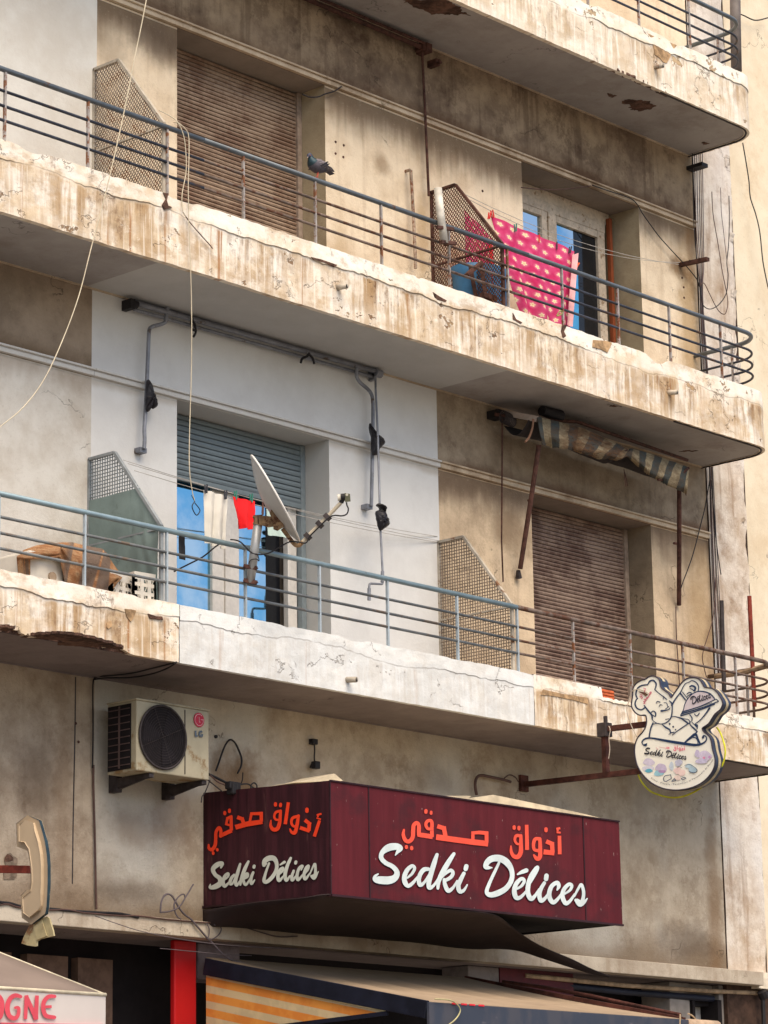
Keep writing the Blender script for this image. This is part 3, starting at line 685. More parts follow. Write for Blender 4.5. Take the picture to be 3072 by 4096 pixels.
# ------------------------------------------------------------------ divider screens between the flats
def clip(a, b, poly):
    """part of the segment a-b inside a convex polygon given counter-clockwise"""
    t0, t1 = 0.0, 1.0; d = (b[0]-a[0], b[1]-a[1])
    for i in range(len(poly)):
        p = poly[i]; q = poly[(i+1) % len(poly)]; nx, ny = -(q[1]-p[1]), q[0]-p[0]
        den = nx*d[0]+ny*d[1]; num = nx*(a[0]-p[0])+ny*(a[1]-p[1])
        if abs(den) < 1e-12:
            if num < 0: return None
            continue
        t = -num/den
        if den > 0: t0 = max(t0, t)
        else: t1 = min(t1, t)
        if t0 >= t1: return None
    return (a[0]+d[0]*t0, a[1]+d[1]*t0), (a[0]+d[0]*t1, a[1]+d[1]*t1)
def screen(X, z0, zpk, zrail, mw, mf, label, diag=True, panel=None, pitch=.0275, top_z=None):
    t = thing('divider_screen', label, 'screen', (X, .5, z0), 'mesh divider screens between the balconies')
    tz = top_z or zpk
    poly = [(.07, z0), (.865, z0), (.865, tz), (.58, zpk), (.07, zrail)]      # (Y, z)
    n = len(poly)
    for i in range(n):
        f_ = MB(); a = poly[i]; b = poly[(i+1) % n]; f_.bar((X, a[0], a[1]), (X, b[0], b[1]), .022, .030, up=(1, 0, 0)); f_.build('frame', mf, t)
    zb = zrail-.02; f_ = MB(); f_.bar((X, .075, zb), (X, .86, zb), .014, .024, up=(1, 0, 0)); f_.build('crossbar', mf, t)
    wv = MB(); zs = panel or z0; P_ = [(.07, zs), (.865, zs), (.865, tz), (.58, zpk), (.07, min(zrail, zpk) if not panel else zrail)]
    if panel: P_ = [(.30, zs), (.865, zs), (.865, tz), (.58, zpk)]
    dirs = ((1, 1.25), (1, -1.25)) if diag else ((1, .0), (0, 1))
    for k, (dy, dz) in enumerate(dirs):
        l = math.hypot(dy, dz); dy /= l; dz /= l; nx, nz = -dz, dy
        for i in range(-80, 81):
            cx, cz = .47+nx*i*pitch*(.92 if diag else 1), (zs+tz)/2+nz*i*pitch*(.92 if diag else 1)
            s_ = clip((cx-dy*3, cz-dz*3), (cx+dy*3, cz+dz*3), P_)
            if s_:
                x_ = X+(k-.5)*.004
                wv.bar((x_, s_[0][0], s_[0][1]), (x_, s_[1][0], s_[1][1]), .0075, .003, up=(1, 0, 0))
    wv.build('wire_mesh', mw, t)
    return t
screen(14.60, 8.92, 10.52, 9.855, m_mesh1, m_fr1, 'beige wire mesh divider screen on the middle balcony, left of the brown shutter')
screen(18.58, 8.92, 10.52, 9.855, m_mesh2, m_rust, 'rusty wire mesh divider screen beside the pink floral cloth')
s3 = screen(14.58, 5.88, 7.355, 6.70, m_mesh3, m_fr3, 'divider screen half covered by a grey green sheet, beside the brown blanket', diag=False, panel=7.02)
q = MB()
def pan(u, v):
    y = .10+u*.76; zt_ = 7.03 if y > .31 else 6.70+(y-.07)/.24*.33
    return (14.572-.006*noise.noise(Vector((u*3, v*5, 1)))-.012*noise.noise(Vector((u*9, v*4, 3)))*(1 if u < .4 else .2), y, 5.9+v*(zt_-5.9))
q.grid(pan, 40, 60); q.build('cover_sheet', m_green, s3, solid=.003)
screen(18.58, 5.88, 7.355, 6.69, m_mesh4, m_fr1, 'tan wire mesh divider screen on the lower balcony, left of the dull brown shutter', diag=False)

# ------------------------------------------------------------------ pigeon on the handrail
pg_p = PY(1264, 703, .05); pz = 9.822+.021
def pg(px_, py_):    # side view of the bird, traced in the plane that holds the handrail
    q_ = rg(1150, 550, 250/1659)(px_, py_); return PY(q_[0], q_[1], .05)
pgo = pg(765, 985)
pt = thing('pigeon', 'grey pigeon perched on the handrail of the middle balcony', 'bird', (pgo.x, .05, pz))
# spine stations: position, half height, half width
spine = [(pg(533,520), .004, .004), (pg(545,510), .010, .009), (pg(560,490), .019, .017), (pg(585,478), .024, .021), (pg(605,510), .023, .021), (pg(622,560), .028, .026), (pg(640,610), .038, .038), (pg(665,670), .050, .048), (pg(720,730), .056, .055), (pg(790,780), .055, .055), (pg(860,820), .044, .045), (pg(930,850), .030, .034), (pg(1000,865), .018, .028), (pg(1080,905), .009, .026), (pg(1150,955), .006, .028), (pg(1180,985), .004, .028)]
q = MB(); nr = 14
for i, (p, h_, w_) in enumerate(spine):
    a_ = spine[max(i-1, 0)][0]; b_ = spine[min(i+1, len(spine)-1)][0]; tt = (b_-a_).normalized(); side = Vector((0, 1, 0)); upv = side.cross(tt).normalized()
    for k in range(nr):
        an = 2*math.pi*k/nr; q.v.append(p+upv*math.cos(an)*h_+side*math.sin(an)*w_)
for i in range(len(spine)-1):
    for k in range(nr):
        A = i*nr+k; B = i*nr+(k+1) % nr; q.f.append((A, B, B+nr, A+nr)); q.m.append(0 if i > 6 else (1 if i > 3 else 2)); q.uv.append([(0,0)]*4)
q.f.append(tuple(range(nr))); q.m.append(2); q.uv.append([(0,0)]*nr); q.f.append(tuple((len(spine)-1)*nr+k for k in reversed(range(nr)))); q.m.append(0); q.uv.append([(0,0)]*nr)
m_pg = simple('pigeon_grey', (.085, .075, .09), .7, var=.3, scale=60, bump=.001); m_pgn = simple('pigeon_neck_green', (.022, .045, .055), .4, .3, var=.3, scale=60); m_pgh = simple('pigeon_head_blue', (.05, .055, .085), .6, var=.2, scale=60)
q.build('body', [m_pg, m_pgn, m_pgh], pt, smooth=True)
m_wing = simple('pigeon_wing', (.15, .13, .14), .7, var=.25, scale=60, bump=.001); m_wbar = simple('pigeon_wing_bar', (.02, .018, .022), .7); m_pink = simple('pigeon_leg', (.75, .16, .10), .5)
for sg in (-1, 1):
    q = MB(); P_ = [(640,640),(700,590),(780,600),(860,660),(930,710),(960,740),(930,770),(1000,800),(1100,860),(1195,920),(1160,930),(1040,900),(900,860),(800,830),(720,800),(660,740)]
    pts = [pg(*p) for p in P_]; c_ = sum(pts, Vector())/len(pts)
    ring = [p + Vector((0, sg*(.034 if i < 6 or i > 12 else .022), 0)) for i, p in enumerate(pts)]
    cc = c_+Vector((0, sg*.060, 0)); i0 = 0
    mid_ = [p.lerp(cc, .45)+Vector((0, sg*.012, 0)) for p in ring]
    n_ = len(ring)
    for k in range(n_):
        q.quad(ring[k], ring[(k+1) % n_], mid_[(k+1) % n_], mid_[k]); q.quad(mid_[k], mid_[(k+1) % n_], cc)
    wo_ = q.build('wing', m_wing, pt, smooth=True, solid=.004)
    for bar in (((715,790),(760,765),(880,695),(905,690),(930,715),(890,735),(790,790),(735,812)), ((790,822),(850,800),(930,745),(955,745),(940,775),(880,805),(830,828))):
        q = MB(); q.prism([pg(*p)+Vector((0, sg*.066, 0)) for p in bar], (0, sg*.004, 0)); q.build('wing_bar', m_wbar, wo_)
for dx, dy in ((0, -.012), (.012, .014)):
    a_ = pg(790, 890)+Vector((dx, dy, 0)); q = MB(); f0 = Vector((pgo.x+dx, .05+dy*.6, pz)); q.tube([a_, f0+Vector((.008, 0, .012)), f0], [.007, .004, .004], 7)
    for ang in (-.6, 0, .6, 3.1): q.tube([f0, f0+Vector((-.024*math.cos(ang), .02*math.sin(ang), -.001))], [.0035, .002], 6)
    q.build('leg', m_pink, pt, smooth=True)
q = MB(); a_ = pg(540, 515); q.tube([a_, a_+Vector((-.006, -.004, -.010))], [.005, .0015], 7); q.build('beak', simple('pigeon_beak', (.6, .5, .45), .6), pt, smooth=True)
q = MB(); a_ = pg(556, 488)+Vector((0, -.018, 0)); q.tube([a_, a_+Vector((0, -.002, 0))], .003, 8); q.build('eye', simple('pigeon_eye', (.5, .12, .03), .3), pt)

# ------------------------------------------------------------------ cords and cables
def cable(pts, r, m, label, name='cable', cat='cable', group=None, n=6):
    mb = MB(); mb.tube(smoothpts([tuple(p) for p in pts], n), r, 6); return top(mb, name, m, label, cat, group, smooth=True)
def Dp(x, y): return (x*1.852, y*1.852)
m_cord = simple('pale_yellow_cord', (.56, .49, .36), .8, var=.15); m_black = simple('black_cable', (.018, .016, .018), .6); m_brownc = simple('brown_cable', (.10, .055, .045), .7)
m_greyc = simple('grey_cable', (.11, .09, .10), .7)
Yc = -.25
cable([PY(*Dp(x, y), Yc) for x, y in ((335,-120),(316,0),(290,130),(262,270),(225,430),(197,535),(170,640),(135,735),(95,820),(50,880),(0,922),(-60,970))], .0042, m_cord, 'long pale yellow cord hanging in a curve past the left end of both balconies', 'cord', 'cord')
cable([PY(*rg(0,0)(x, y), Yq) for x, y, Yq in ((1030,715,.2),(1100,750,.1),(1150,790,.03),(1190,880,.015),(1205,1000,.015),(1205,1120,.01),(1180,1260,-.01),(1185,1370,-.02),(1210,1410,-.02))] , .0038, m_cord, 'short loop of pale cord knotted over the middle handrail', 'cord', 'cord')
e_ = [PY(*rg(0,0)(x, y), Yq) for x, y, Yq in ((1125,790,.1),(1160,800,.03),(1200,835,.015),(1222,880,.01),(1225,1000,.0),(1220,1200,-.02),(1222,1330,-.02),(1225,1500,-.03))]
e_ += [PY(*rg(0,1024)(x, y), -.03) for x, y in ((1235,80),(1242,400),(1240,760),(1228,1160),(1228,1380),(1245,1520),(1262,1590))]
cable(e_, .0038, m_cord, 'pale cord hanging straight down from the middle handrail to the lower balcony', 'cord', 'cord')
q = MB(); rr = rg(0, 1024); q.tube(smoothpts([tuple(PY(*rr(x, y), -.03)) for x, y in ((1262,1590),(1245,1620),(1255,1655),(1275,1680),(1295,1655),(1290,1635),(1262,1600))], 5), .004, 6)
q.tube([PY(*rr(1262,1590), -.03), PY(*rr(1240,1550), -.03)], .003, 6); top(q, 'wire_hook', m_black, 'small wire hook tied at the bottom of the hanging pale cord', 'hook')
cable([PY(*rg(0,0)(x, y), -.02) for x, y in ((1185,1375),(1230,1440),(1290,1510),(1340,1565),(1378,1610))], .0045, m_brownc, 'thin brown twig sticking down from the cracked parapet', 'twig', 'twig')
# corner cables
gcor = 'thin cables running down the corner of the building'
for k, (dx, x2, m_) in enumerate(((0, 0, m_black), (10, 8, m_brownc), (20, 14, m_greyc), (30, 34, m_black), (38, 26, m_brownc), (46, 46, m_greyc))):
    pts = [PY(2768+dx*.9, 560, .80), PY(2776+dx*.8, 900, .80), PY(2790+dx*.55, 1060, .80), PY(2799+dx*.25, 1150, .79), PY(2803+dx*.3, 1290, .8), PY(2814+dx*.4, 1500, .8), PY(2826+dx*.4, 1740, .8), PY(2836+x2*.3, 1850, .82), PY(2842+x2*.4, 2060, .82), PY(2850+x2*.5, 2300, .82), PY(2862+x2*.5, 2520, .82), PY(2872+x2*.4, 2700, .82)]
    cable(pts, .0045, m_, ('leftmost black cable', 'second, brown cable', 'third, grey cable', 'fourth, black cable', 'fifth, brown cable', 'rightmost grey cable')[k]+' of the bundle running down the corner of the building', group=gcor)
cc_ = c3(2519, 850)
cable([PY(*cc_(x, y), .75) for x, y in ((985,-250),(1000,20),(1060,380),(1110,700),(1165,980),(1175,1100),(1150,1210),(1100,1210),(1040,1140),(960,980),(900,860),(862,850),(850,900))], .0045, m_brownc, 'brown cable drooping in a loop across the pale pier beside the middle balcony')
cable([PY(*cc_(x, y), .74) for x, y in ((1190,-200),(1195,100),(1185,400),(1165,600),(1180,760),(1160,960),(1100,1070),(1030,1135),(950,1158),(880,1110),(855,1000),(850,880))], .005, m_black, 'dark cable hanging in a wide loop across the pale pier')
cable([PY(*cc_(x, y), .78) for x, y in ((1090,-300),(1100,0),(1125,220),(1150,450),(1165,560))], .0035, m_greyc, 'thin grey wire dangling on the pier above the cable loops')
cable([PY(*rg(2048,0)(x, y), .8) for x, y in ((1495,925),(1515,1040),(1535,1170),(1545,1280),(1580,1390),(1605,1500),(1620,1640))] + [PY(*rg(2048,1024)(x, y), .8) for x, y in ((1630,60),(1659,200),(1690,300))], .006, m_black, 'black cable hanging against the sunlit neighbouring wall at the right edge')
cable([PY(*rg(2048,0)(x, y), .83) for x, y in ((60,1215),(200,1228),(350,1225),(450,1212),(510,1205))], .005, m_brownc, 'slack brown cable under the lintel of the upper window')
cable([PY(*rg(2048,0)(x, y), .82) for x, y in ((520,1200),(620,1235),(740,1275),(800,1310),(850,1390),(900,1460),(960,1540),(1060,1650))] + [PY(*c3(2519,850)(x, y), .81) for x, y in ((680,645),(760,740),(810,810),(838,890))], .0055, m_black, 'black cable crossing diagonally from the upper window to the corner')
cable([PY(*rg(1024,0)(x, y), .83) for x, y in ((300,610),(345,628),(400,628),(450,608),(510,590),(555,560))], .0065, m_steel, 'short black cable sagging beside the head of the brown shutter')
cw = c3(2519, 1900)
cable([PY(*cw(x, y), .8) for x, y in ((968,10),(940,180),(900,400),(850,600),(800,800),(750,980),(690,1150),(640,1280),(612,1370))], .0055, m_black, 'dark cord slanting from the corner to the foot of the awning arm')
cable([PY(*cw(x, y), .8) for x, y in ((975,60),(1000,300),(1030,700),(1060,960),(1095,1195)) ], .0045, m_black, 'thin black wire with a loose end on the pier beside the lower balcony')
c48 = rg(2048, 2048)
cable([PY(*c48(x, y), .8) for x, y in ((1320,420),(1315,560),(1300,700),(1270,800),(1240,900),(1235,960),(1260,1070))], .0045, m_brownc, 'thin wire bulging away from the corner above the right hand sign')
cable([PY(*c48(x, y), .84) for x, y in ((1062,615),(1065,800),(1075,950),(1085,1120))], .006, m_brownc, 'rust streaked wire running down below the right awning arm')
# cables of the ground floor
cable([PY(*rg(0,2048)(x, y), .84) for x, y in ((600,1659),(603,1400),(602,1200),(603,1110),(612,1080),(640,1066))] + [PZ(*rg(0,2048)(x, y), Z1-.008) for x, y in ((700,1062),(850,1045),(1000,1010),(1100,985),(1145,972))], .006, m_black, 'black cable up the ground floor wall and along the underside of the balcony')
cable([PZ(*rg(0,2048)(x, y), Z1-.02) for x, y in ((610,1085),(700,1075),(850,1072),(980,1050),(1080,1015),(1140,978))], .006, m_black, 'second slack black cable sagging under the lower balcony')
cable([PY(*rg(0,3072)(x, y), .85) for x, y in ((606,-20),(606,120),(614,400),(618,600),(622,800),(625,915))], .008, m_brownc, 'dark cable running down the wall left of the air conditioner to the ledge')
c05 = c3(0, 3230)
cable([PY(*c05(x, y), .735) for x, y in ((-60,1110),(0,1135),(120,1150),(250,1185),(420,1200),(600,1215),(800,1235),(1000,1250),(1200,1262),(1440,1275),(1660,1320))] , .010, m_black, 'thick black cable lying along the top edge of the shop ledge at the left')
cable([PY(*c05(x, y), .73) for x, y in ((0,1170),(100,1160),(240,1200),(600,1230),(800,1225),(1000,1262),(1150,1275),(1300,1290),(1480,1300),(1650,1300))] + [PY(*c3(640,3543)(x, y), .73) for x, y in ((0,395),(150,410),(330,425),(480,440),(620,445),(760,440))], .006, m_brownc, 'brown cable lying along the edge of the shop ledge')
c06 = c3(640, 3543)
cable([PY(*c06(x, y), .72) for x, y in ((5,310),(15,200),(50,120),(100,100),(150,130),(190,200),(240,280),(300,350),(370,400),(430,470),(500,550),(560,620),(640,700),(760,825),(860,890),(950,915),(1060,940))], .0075, m_greyc, 'grey cable curling over the ledge and down towards the striped awning')
cable([PY(*c06(x, y), .70) for x, y in ((400,-20),(360,50),(300,150),(250,230),(190,280),(100,310),(0,320))], .006, m_greyc, 'grey cable coming down beside the big sign')
cable([PY(*c06(x, y), .71) for x, y in ((300,140),(290,105),(250,110),(200,160),(170,230),(180,310),(210,370),(250,400))], .006, m_greyc, 'loop of grey cable standing up from the ledge')
cable([PY(*c06(x, y), .72) for x, y in ((560,450),(590,520),(585,600),(560,640))], .005, m_greyc, 'short cable end hanging over the ledge face')
cable([PY(*c06(x, y), .71) for x, y in ((650,470),(710,480),(735,520),(710,580),(650,630),(600,645))], .005, m_greyc, 'small cable loop hanging in front of the ledge face')
cable([PY(*c06(x, y), .72) for x, y in ((1000,490),(1100,525),(1250,570),(1380,605),(1500,615),(1650,605))], .0045, m_greyc, 'thin cable drooping across the ledge under the big sign')
cable([PY(*Dp(x, y), .5) for x, y in ((205,1978),(300,2010),(400,2030),(500,2042),(640,2050))], .003, m_greyc, 'fine wire slanting across the dark shop front')
# black cables between the air conditioner and the sign
a5 = c3(400, 2740)
cable([PY(*a5(x, y), .83) for x, y in ((1390,1030),(1420,950),(1460,830),(1500,730),(1540,670),(1580,660),(1630,710),(1680,820),(1700,900),(1690,980),(1650,1060))], .008, m_black, 'black hose arching up the wall beside the air conditioner')
a1 = c3(790, 3100)
cable([PY(*a1(x, y), .6) for x, y in ((130,-10),(200,20),(300,70),(380,110),(430,150),(500,180))], .010, m_black, 'thick black cable running from the air conditioner down to the sign')
cable([PY(*a1(x, y), .58) for x, y in ((150,0),(240,80),(330,120),(400,175))], .006, m_brownc, 'brown wire running from the air conditioner down to the sign')
cable([PY(*a1(x, y), .6) for x, y in ((110,50),(200,120),(300,200))], .005, m_steel, 'thin dark wire sagging left of the sign corner')
cable([PY(*a1(x, y), .6) for x, y in ((150,60),(120,140),(90,210),(55,260),(45,330))], .005, m_steel, 'dark wire falling past the left edge of the sign')
cable([PY(*a1(x, y), .55) for x, y in ((440,180),(480,140),(540,110),(610,110),(650,140),(690,165))], .006, m_black, 'loop of black cable lying on top of the sign')
cable([PY(*a1(x, y), .5) for x, y in ((640,160),(650,110),(680,95),(710,120),(712,160))], .006, m_black, 'tight black cable loop standing on the sign')
cable([PY(*a1(x, y), .8) for x, y in ((545,-30),(540,50),(520,110),(490,160))], .005, m_black, 'black wire hanging down the wall onto the sign')
q = MB(); q.box((-.06, -.03, -.03), (.06, .03, .03), M4=Matrix.Translation(PY(*a1(425,130), .55))); q.box((-.03, -.05, -.05), (.03, .02, .04), M4=Matrix.Translation(PY(*a1(400,160), .56)))
top(q, 'cable_joint', m_black, 'black cable joint hanging between the air conditioner and the sign', 'cable joint', bevel=.01)
k4 = rg(1024, 2048)
for i_, (pts, r_, lb) in enumerate(((((375,1480),(380,1540),(378,1600),(385,1659)), .006, 'black wire end sticking out of the wall above the big sign'), (((370,1490),(352,1500),(345,1492)), .005, 'bent tip of black wire on the wall above the big sign'), (((385,1620),(365,1625),(350,1659)), .005, 'loose black wire strand above the peak of the sign'))):
    cable([PY(*k4(x, y), .83) for x, y in pts], r_, m_black, lb)
q = MB(); p = PY(*k4(375,1487), .84); q.box((p.x-.03, .82, p.z-.025), (p.x+.03, W, p.z+.02)); p = PY(*k4(390,1640), .8); q.box((p.x-.03, .78, p.z-.03), (p.x+.03, .83, p.z+.03))
top(q, 'wall_junction', m_black, 'small black junction box with loose wires above the big sign', 'junction box', bevel=.006)
m6 = rg(1024, 3072)
cable([PY(*m6(x, y), .82) for x, y in ((1430,175),(1420,110),(1430,65),(1460,48),(1530,60),(1600,75),(1650,90))] + [PY(*c3(1900,2740)(x, y), .82) for x, y in ((330,1190),(480,1215))][:0], .013, m_brownc, 'dark conduit bent along the wall above the big sign')
cable([PY(*m6(x, y), .82) for x, y in ((1600,75),(1640,45),(1680,60),(1700,90))], .006, m_brownc, 'small brown wire loop beside the sign bracket')
cable([PY(*c06(x, y), .7) for x, y in ((0,752),(200,770),(460,795),(760,825),(1100,838))], .003, m_greyc, 'fine pale wire crossing in front of the red pillar')
cable([PY(*rg(2048,0)(x, y), .86) for x, y in ((1460,85),(1500,100),(1560,128),(1600,130),(1659,115))], .007, m_black, 'black cable sagging along the neighbouring wall at the top right')
top(MB().tube([PY(2940, -60, .62), PY(2942, 100, .62), PY(2946, 285, .62)], .055, 14), 'drain_pipe', simple('drain_pipe_brown_grey', (.13, .11, .10), .6, var=.3, scale=8), 'thick grey vertical drain pipe behind the top balcony railing', 'pipe', smooth=True)

# ------------------------------------------------------------------ pipes and rods on the walls
def rod(pts, r, m, label, name='rod', cat='rod', fit=None, n=1, group=None):
    mb = MB(); mb.tube(smoothpts([tuple(p) for p in pts], n) if n > 1 else pts, r, 8)
    for (p, a, b) in (fit or []): mb.box((p.x-a, p.y-b, p.z-a), (p.x+a, p.y+b, p.z+a))
    return top(mb, name, m, label, cat, group, smooth=False)
h1 = rg(1024, 0)
a_ = PY(*h1(1075,310), .80); b_ = PY(*h1(1120,1270), .80)
rod([a_, PY(*h1(1095,700), .8), b_], .012, m_rust, 'long thin rusty rod hanging from the top balcony down to the rusty screen', fit=[(a_, .035, .05)])
q = MB(); L_ = PY(1000, -100, .79); R_ = PY(*h1(1100,318), .79); q.tube([L_, R_], .022, 10); q.tube([L_+Vector((0, -.03, .035)), R_+Vector((0, -.03, .03))], .014, 8)
q.box((R_.x-.04, .74, R_.z-.04), (R_.x+.03, W, R_.z+.04)); top(q, 'awning_rail', m_rust, 'rusty awning rail under the top balcony', 'awning rail')
p = PY(*h1(1140,418), .84); q = MB(); q.box((p.x-.03, .76, p.z-.03), (p.x+.02, W, p.z+.03)); q.tube([p, PY(*h1(1200,405), .7), PY(*h1(1185,388), .7)], .012, 6); top(q, 'wall_hook', m_rust, 'small rusty hook bracket right of the long rod', 'hook')
a_ = PY(*h1(985,1105), .84)
rod([a_+Vector((0, .03, 0)), a_+Vector((0, -.02, 0)), PY(*h1(1003,1105), .8), PY(*h1(1015,1300), .8), PY(*h1(1025,1500), .8), PY(*h1(1032,1659), .8), PY(*h1(1034,1740), .8)], .014, simple('rusty_pipe_peeling', (.36, .27, .20), .7, .1, var=.4, scale=30, dirt=(.2, .07, .03), dth=.5), 'thin peeling pipe on the wall between the brown shutter and the rusty screen', 'pipe', 'pipe')
p = PY(*rg(2048,0)(1165,1093), .84); q = MB(); q.box((p.x-.05, .68, p.z-.018), (p.x+.05, .90, p.z+.018)); top(q, 'wall_stub', m_black, 'short black bracket stub at the corner below the top balcony', 'bracket')
# clothes line bracket
a_ = PY(2720, 1060, W); b_ = PX(2832, 1036, a_.x)
q = MB(); q.bar((a_.x, a_.y, a_.z), (b_.x, b_.y, b_.z), .05, .035); 
for t in (.35, .7):
    c_ = Vector(a_).lerp(Vector(b_), t); q.tube([c_+Vector((0, 0, .015)), c_+Vector((0, 0, .03))], .006, 6)
top(q, 'line_bracket', m_rust, 'rusty clothes line bracket on the wall near the corner', 'bracket')
# rusty poles on the right of the lower balcony
c9 = rg(2048, 2048)
for (pa, pb, m_, lb, yy) in (((1357,575), (1375,1160), m_steel, 'dark upright pole tied to the curved lower railing', .35), ((1538,545), (1572,1260), m_rustred, 'red rusty upright pole at the far end of the lower railing', .30)):
    rod([PY(*c9(*pa), yy), PY(*c9(*pb), yy)], .022, m_, lb, 'pole', 'pole', group=None)
# wooden pole lashed along the end of the lower railing
rod([PX(*c9(1320,1065), 22.33), PX(*c9(1500,1040), 22.33), PX(*c9(1640,1000), 22.33), PX(*c9(1720,985), 22.33)], .028, simple('weathered_wood_pole', (.27, .19, .12), .85, var=.35, scale=20), 'weathered wooden pole lying along the end of the lower railing', 'pole', 'pole')

# ------------------------------------------------------------------ clothes lines
m_line = simple('clothes_line', (.45, .42, .38), .6)
def line(a, b, sag, label, r=.0028, m=None):
    a = Vector(a); b = Vector(b); pts = [a.lerp(b, t/8)+Vector((0, 0, -sag*4*(t/8)*(1-t/8))) for t in range(9)]
    mb = MB(); mb.tube(pts, r, 5); return top(mb, 'clothes_line', m or m_line, label, 'clothes line')
e0 = PX(1845, 775, 18.6)
line(PX(1848,772,18.6), PY(2715,1058,.72), .10, 'clothes line carrying the pink floral cloth')
line(PX(1880,800,18.6), PY(2718,1050,.80), .14, 'second clothes line behind the pink cloth')
r44 = rg(0, 1024)
for i_, (a, b, Ya, lb) in enumerate((((830,1345), (1190,1470), .60, 'upper clothes line of the lower balcony'), ((870,1390), (1165,1465), .45, 'middle clothes line of the lower balcony'), ((800,1322), (1160,1410), .68, 'rear clothes line of the lower balcony'))):
    pa = PX(*r44(*a), 14.6); pb = PX(*rg(1024,2048)(1175+i_*3, (158, 195, 185)[i_]), 18.57)
    line(pa, pb, .05, lb)

# ------------------------------------------------------------------ laundry
def sheet_px(corners, Y, nu, nv, amp=.012, seed=1.0, fr=5, dY=0):
    """hanging cloth: bilinear patch through four traced corners (tl, tr, br, bl) on the plane Y, with folds"""
    tl, tr, br, bl = [PY(*p, Y) for p in corners]
    def fn(u, v):
        p = tl.lerp(tr, u).lerp(bl.lerp(br, u), v)
        return p+Vector((.004*noise.noise(Vector((u*4, v*6, seed+3))), amp*(.3+.7*v)*(math.sin(u*fr*2+seed+v)+.8*noise.noise(Vector((u*fr, v*2, seed)))) + dY*v, .004*noise.noise(Vector((u*5, v*2, seed+8)))*(1 if v in (0, 1) else 0)))
    return MB().grid(fn, nu, nv)
def flower(g):
    u, v, _ = g.uv
    def lay(ou, ov, su, sv, r):
        a = u*su+ou; b = v*sv+ov
        row = b._o('FLOOR'); a = a + row._o('MODULO', 2)*.5
        fa = a._o('FRACT')-.5; fb = b._o('FRACT')-.5
        rad = (fa*fa+fb*fb)._o('SQRT'); an = fb._o('ARCTAN2', fa)
        pet = (an*5+row*2)._o('SINE')*.25+1.0
        return rad, (rad/pet)
    rad, rp = lay(0, 0, 6.4, 9.6, .2)
    n = g.noise(g.vec(u*6, v*6, 0), 1, 5)
    col = g.mix((.52, .03, .12), (.62, .075, .20), n.sm(.35, .65))
    col = g.mix(col, (.80, .30, .40), rad.sm(.44, .10)*.6)
    col = g.mix(col, (.80, .66, .42), rp.sm(.20, .17))
    col = g.mix(col, (.72, .46, .2), rp.sm(.07, .05)*.8)
    return dict(c=col, r=.9, s=.1, bump=(g.noise(scale=9, detail=3), .012))
m_flower = mat('pink_floral_print', flower)
t4 = rg(1700, 700, 700/1659)
cl = sheet_px([t4(628,388), t4(1422,722), t4(1385,1500), t4(930,1400)], .36, 90, 50, .026, 2.2, 9)
top(cl, 'floral_cloth', m_flower, 'pink floral cloth pegged on the line beside the upper window', 'cloth', solid=.003)
cl = sheet_px([t4(372,330), t4(640,600), t4(700,1150), t4(400,900)], .62, 24, 40, .02, 6.2, 4)
top(cl, 'folded_cloth', m_flower, 'pink cloth seen through the rusty mesh screen', 'cloth', solid=.003)
cl = sheet_px([t4(600,400), t4(640,395), t4(905,1270), t4(860,1280)], .40, 6, 40, .008, 3.2, 2)
cl = sheet_px([t4(1395,760), t4(1455,740), t4(1395,1440), t4(1350,1420)], .33, 8, 30, .008, 5.2, 2)
top(cl, 'cloth_hem', simple('pale_pink_cloth', (.80, .42, .42), .9, var=.2), 'pale pink folded edge hanging at the right of the floral cloth', 'cloth', solid=.003)
cl = sheet_px([t4(1400,960), t4(1450,930), t4(1460,1470), t4(1370,1440)], .5, 8, 30, .006, 8.2, 2)
top(cl, 'blue_towel', simple('blue_towel', (.06, .30, .60), .9, var=.12), 'blue towel hanging behind the right edge of the floral cloth', 'towel', solid=.003)
# things stored behind the rusty screen
def obox(p, sx, sy, sz, rot, m, name, label, cat, bevel=.01):
    q = MB(); q.box((-sx/2, -sy/2, 0), (sx/2, sy/2, sz), M4=Matrix.Translation(p) @ Matrix.Rotation(rot, 4, 'Z')); return top(q, name, m, label, cat, bevel=bevel)
tb = MB(); pb = PY(*t4(520,1000), .5)
def tub(u, v):
    an = u*2*math.pi; r_ = .17+.05*v+.008*math.sin(v*20); return (pb.x+r_*1.3*math.cos(an), .5+r_*math.sin(an), 8.93+(PY(*t4(480,905), .5).z-8.93)*v)
tb.grid(tub, 28, 10); top(tb, 'blue_tub', simple('blue_plastic', (.035, .13, .26), .5, var=.15), 'blue plastic tub behind the rusty mesh screen', 'tub', smooth=True, solid=.004)
q = MB(); A = PY(*t4(395,950), .25); B = PY(*t4(530,835), .25); D_ = PY(*t4(575,1150), .22); q.bar(A, B, .05, .03); q.bar(B, D_, .045, .03); q.bar(D_+Vector((-.05, 0, 0)), D_+Vector((.12, 0, 0)), .06, .05)
q.bar(B+Vector((0, .12, 0)), D_+Vector((.02, .12, 0)), .04, .03)
top(q, 'folding_stool', m_rust, 'broken brown wooden stool leaning behind the rusty mesh screen', 'stool', bevel=.005)
cl = sheet_px([t4(605,640), t4(635,650), t4(665,1120), t4(640,1080)], .3, 5, 20, .006, 4.4, 1)
top(cl, 'red_rag', simple('bright_red_cloth', (.75, .02, .02), .9), 'narrow bright red rag hanging behind the rusty screen', 'rag', solid=.003)
q = MB(); q.tube([PY(*t4(122,125), .0), PY(*t4(150,400), .0), PY(*t4(185,650), .0)], .034, 14); top(q, 'white_tube', simple('grimy_white_tube', (.58, .55, .48), .5, var=.25), 'grimy white plastic tube strapped to the railing before the rusty screen', 'tube', smooth=True)
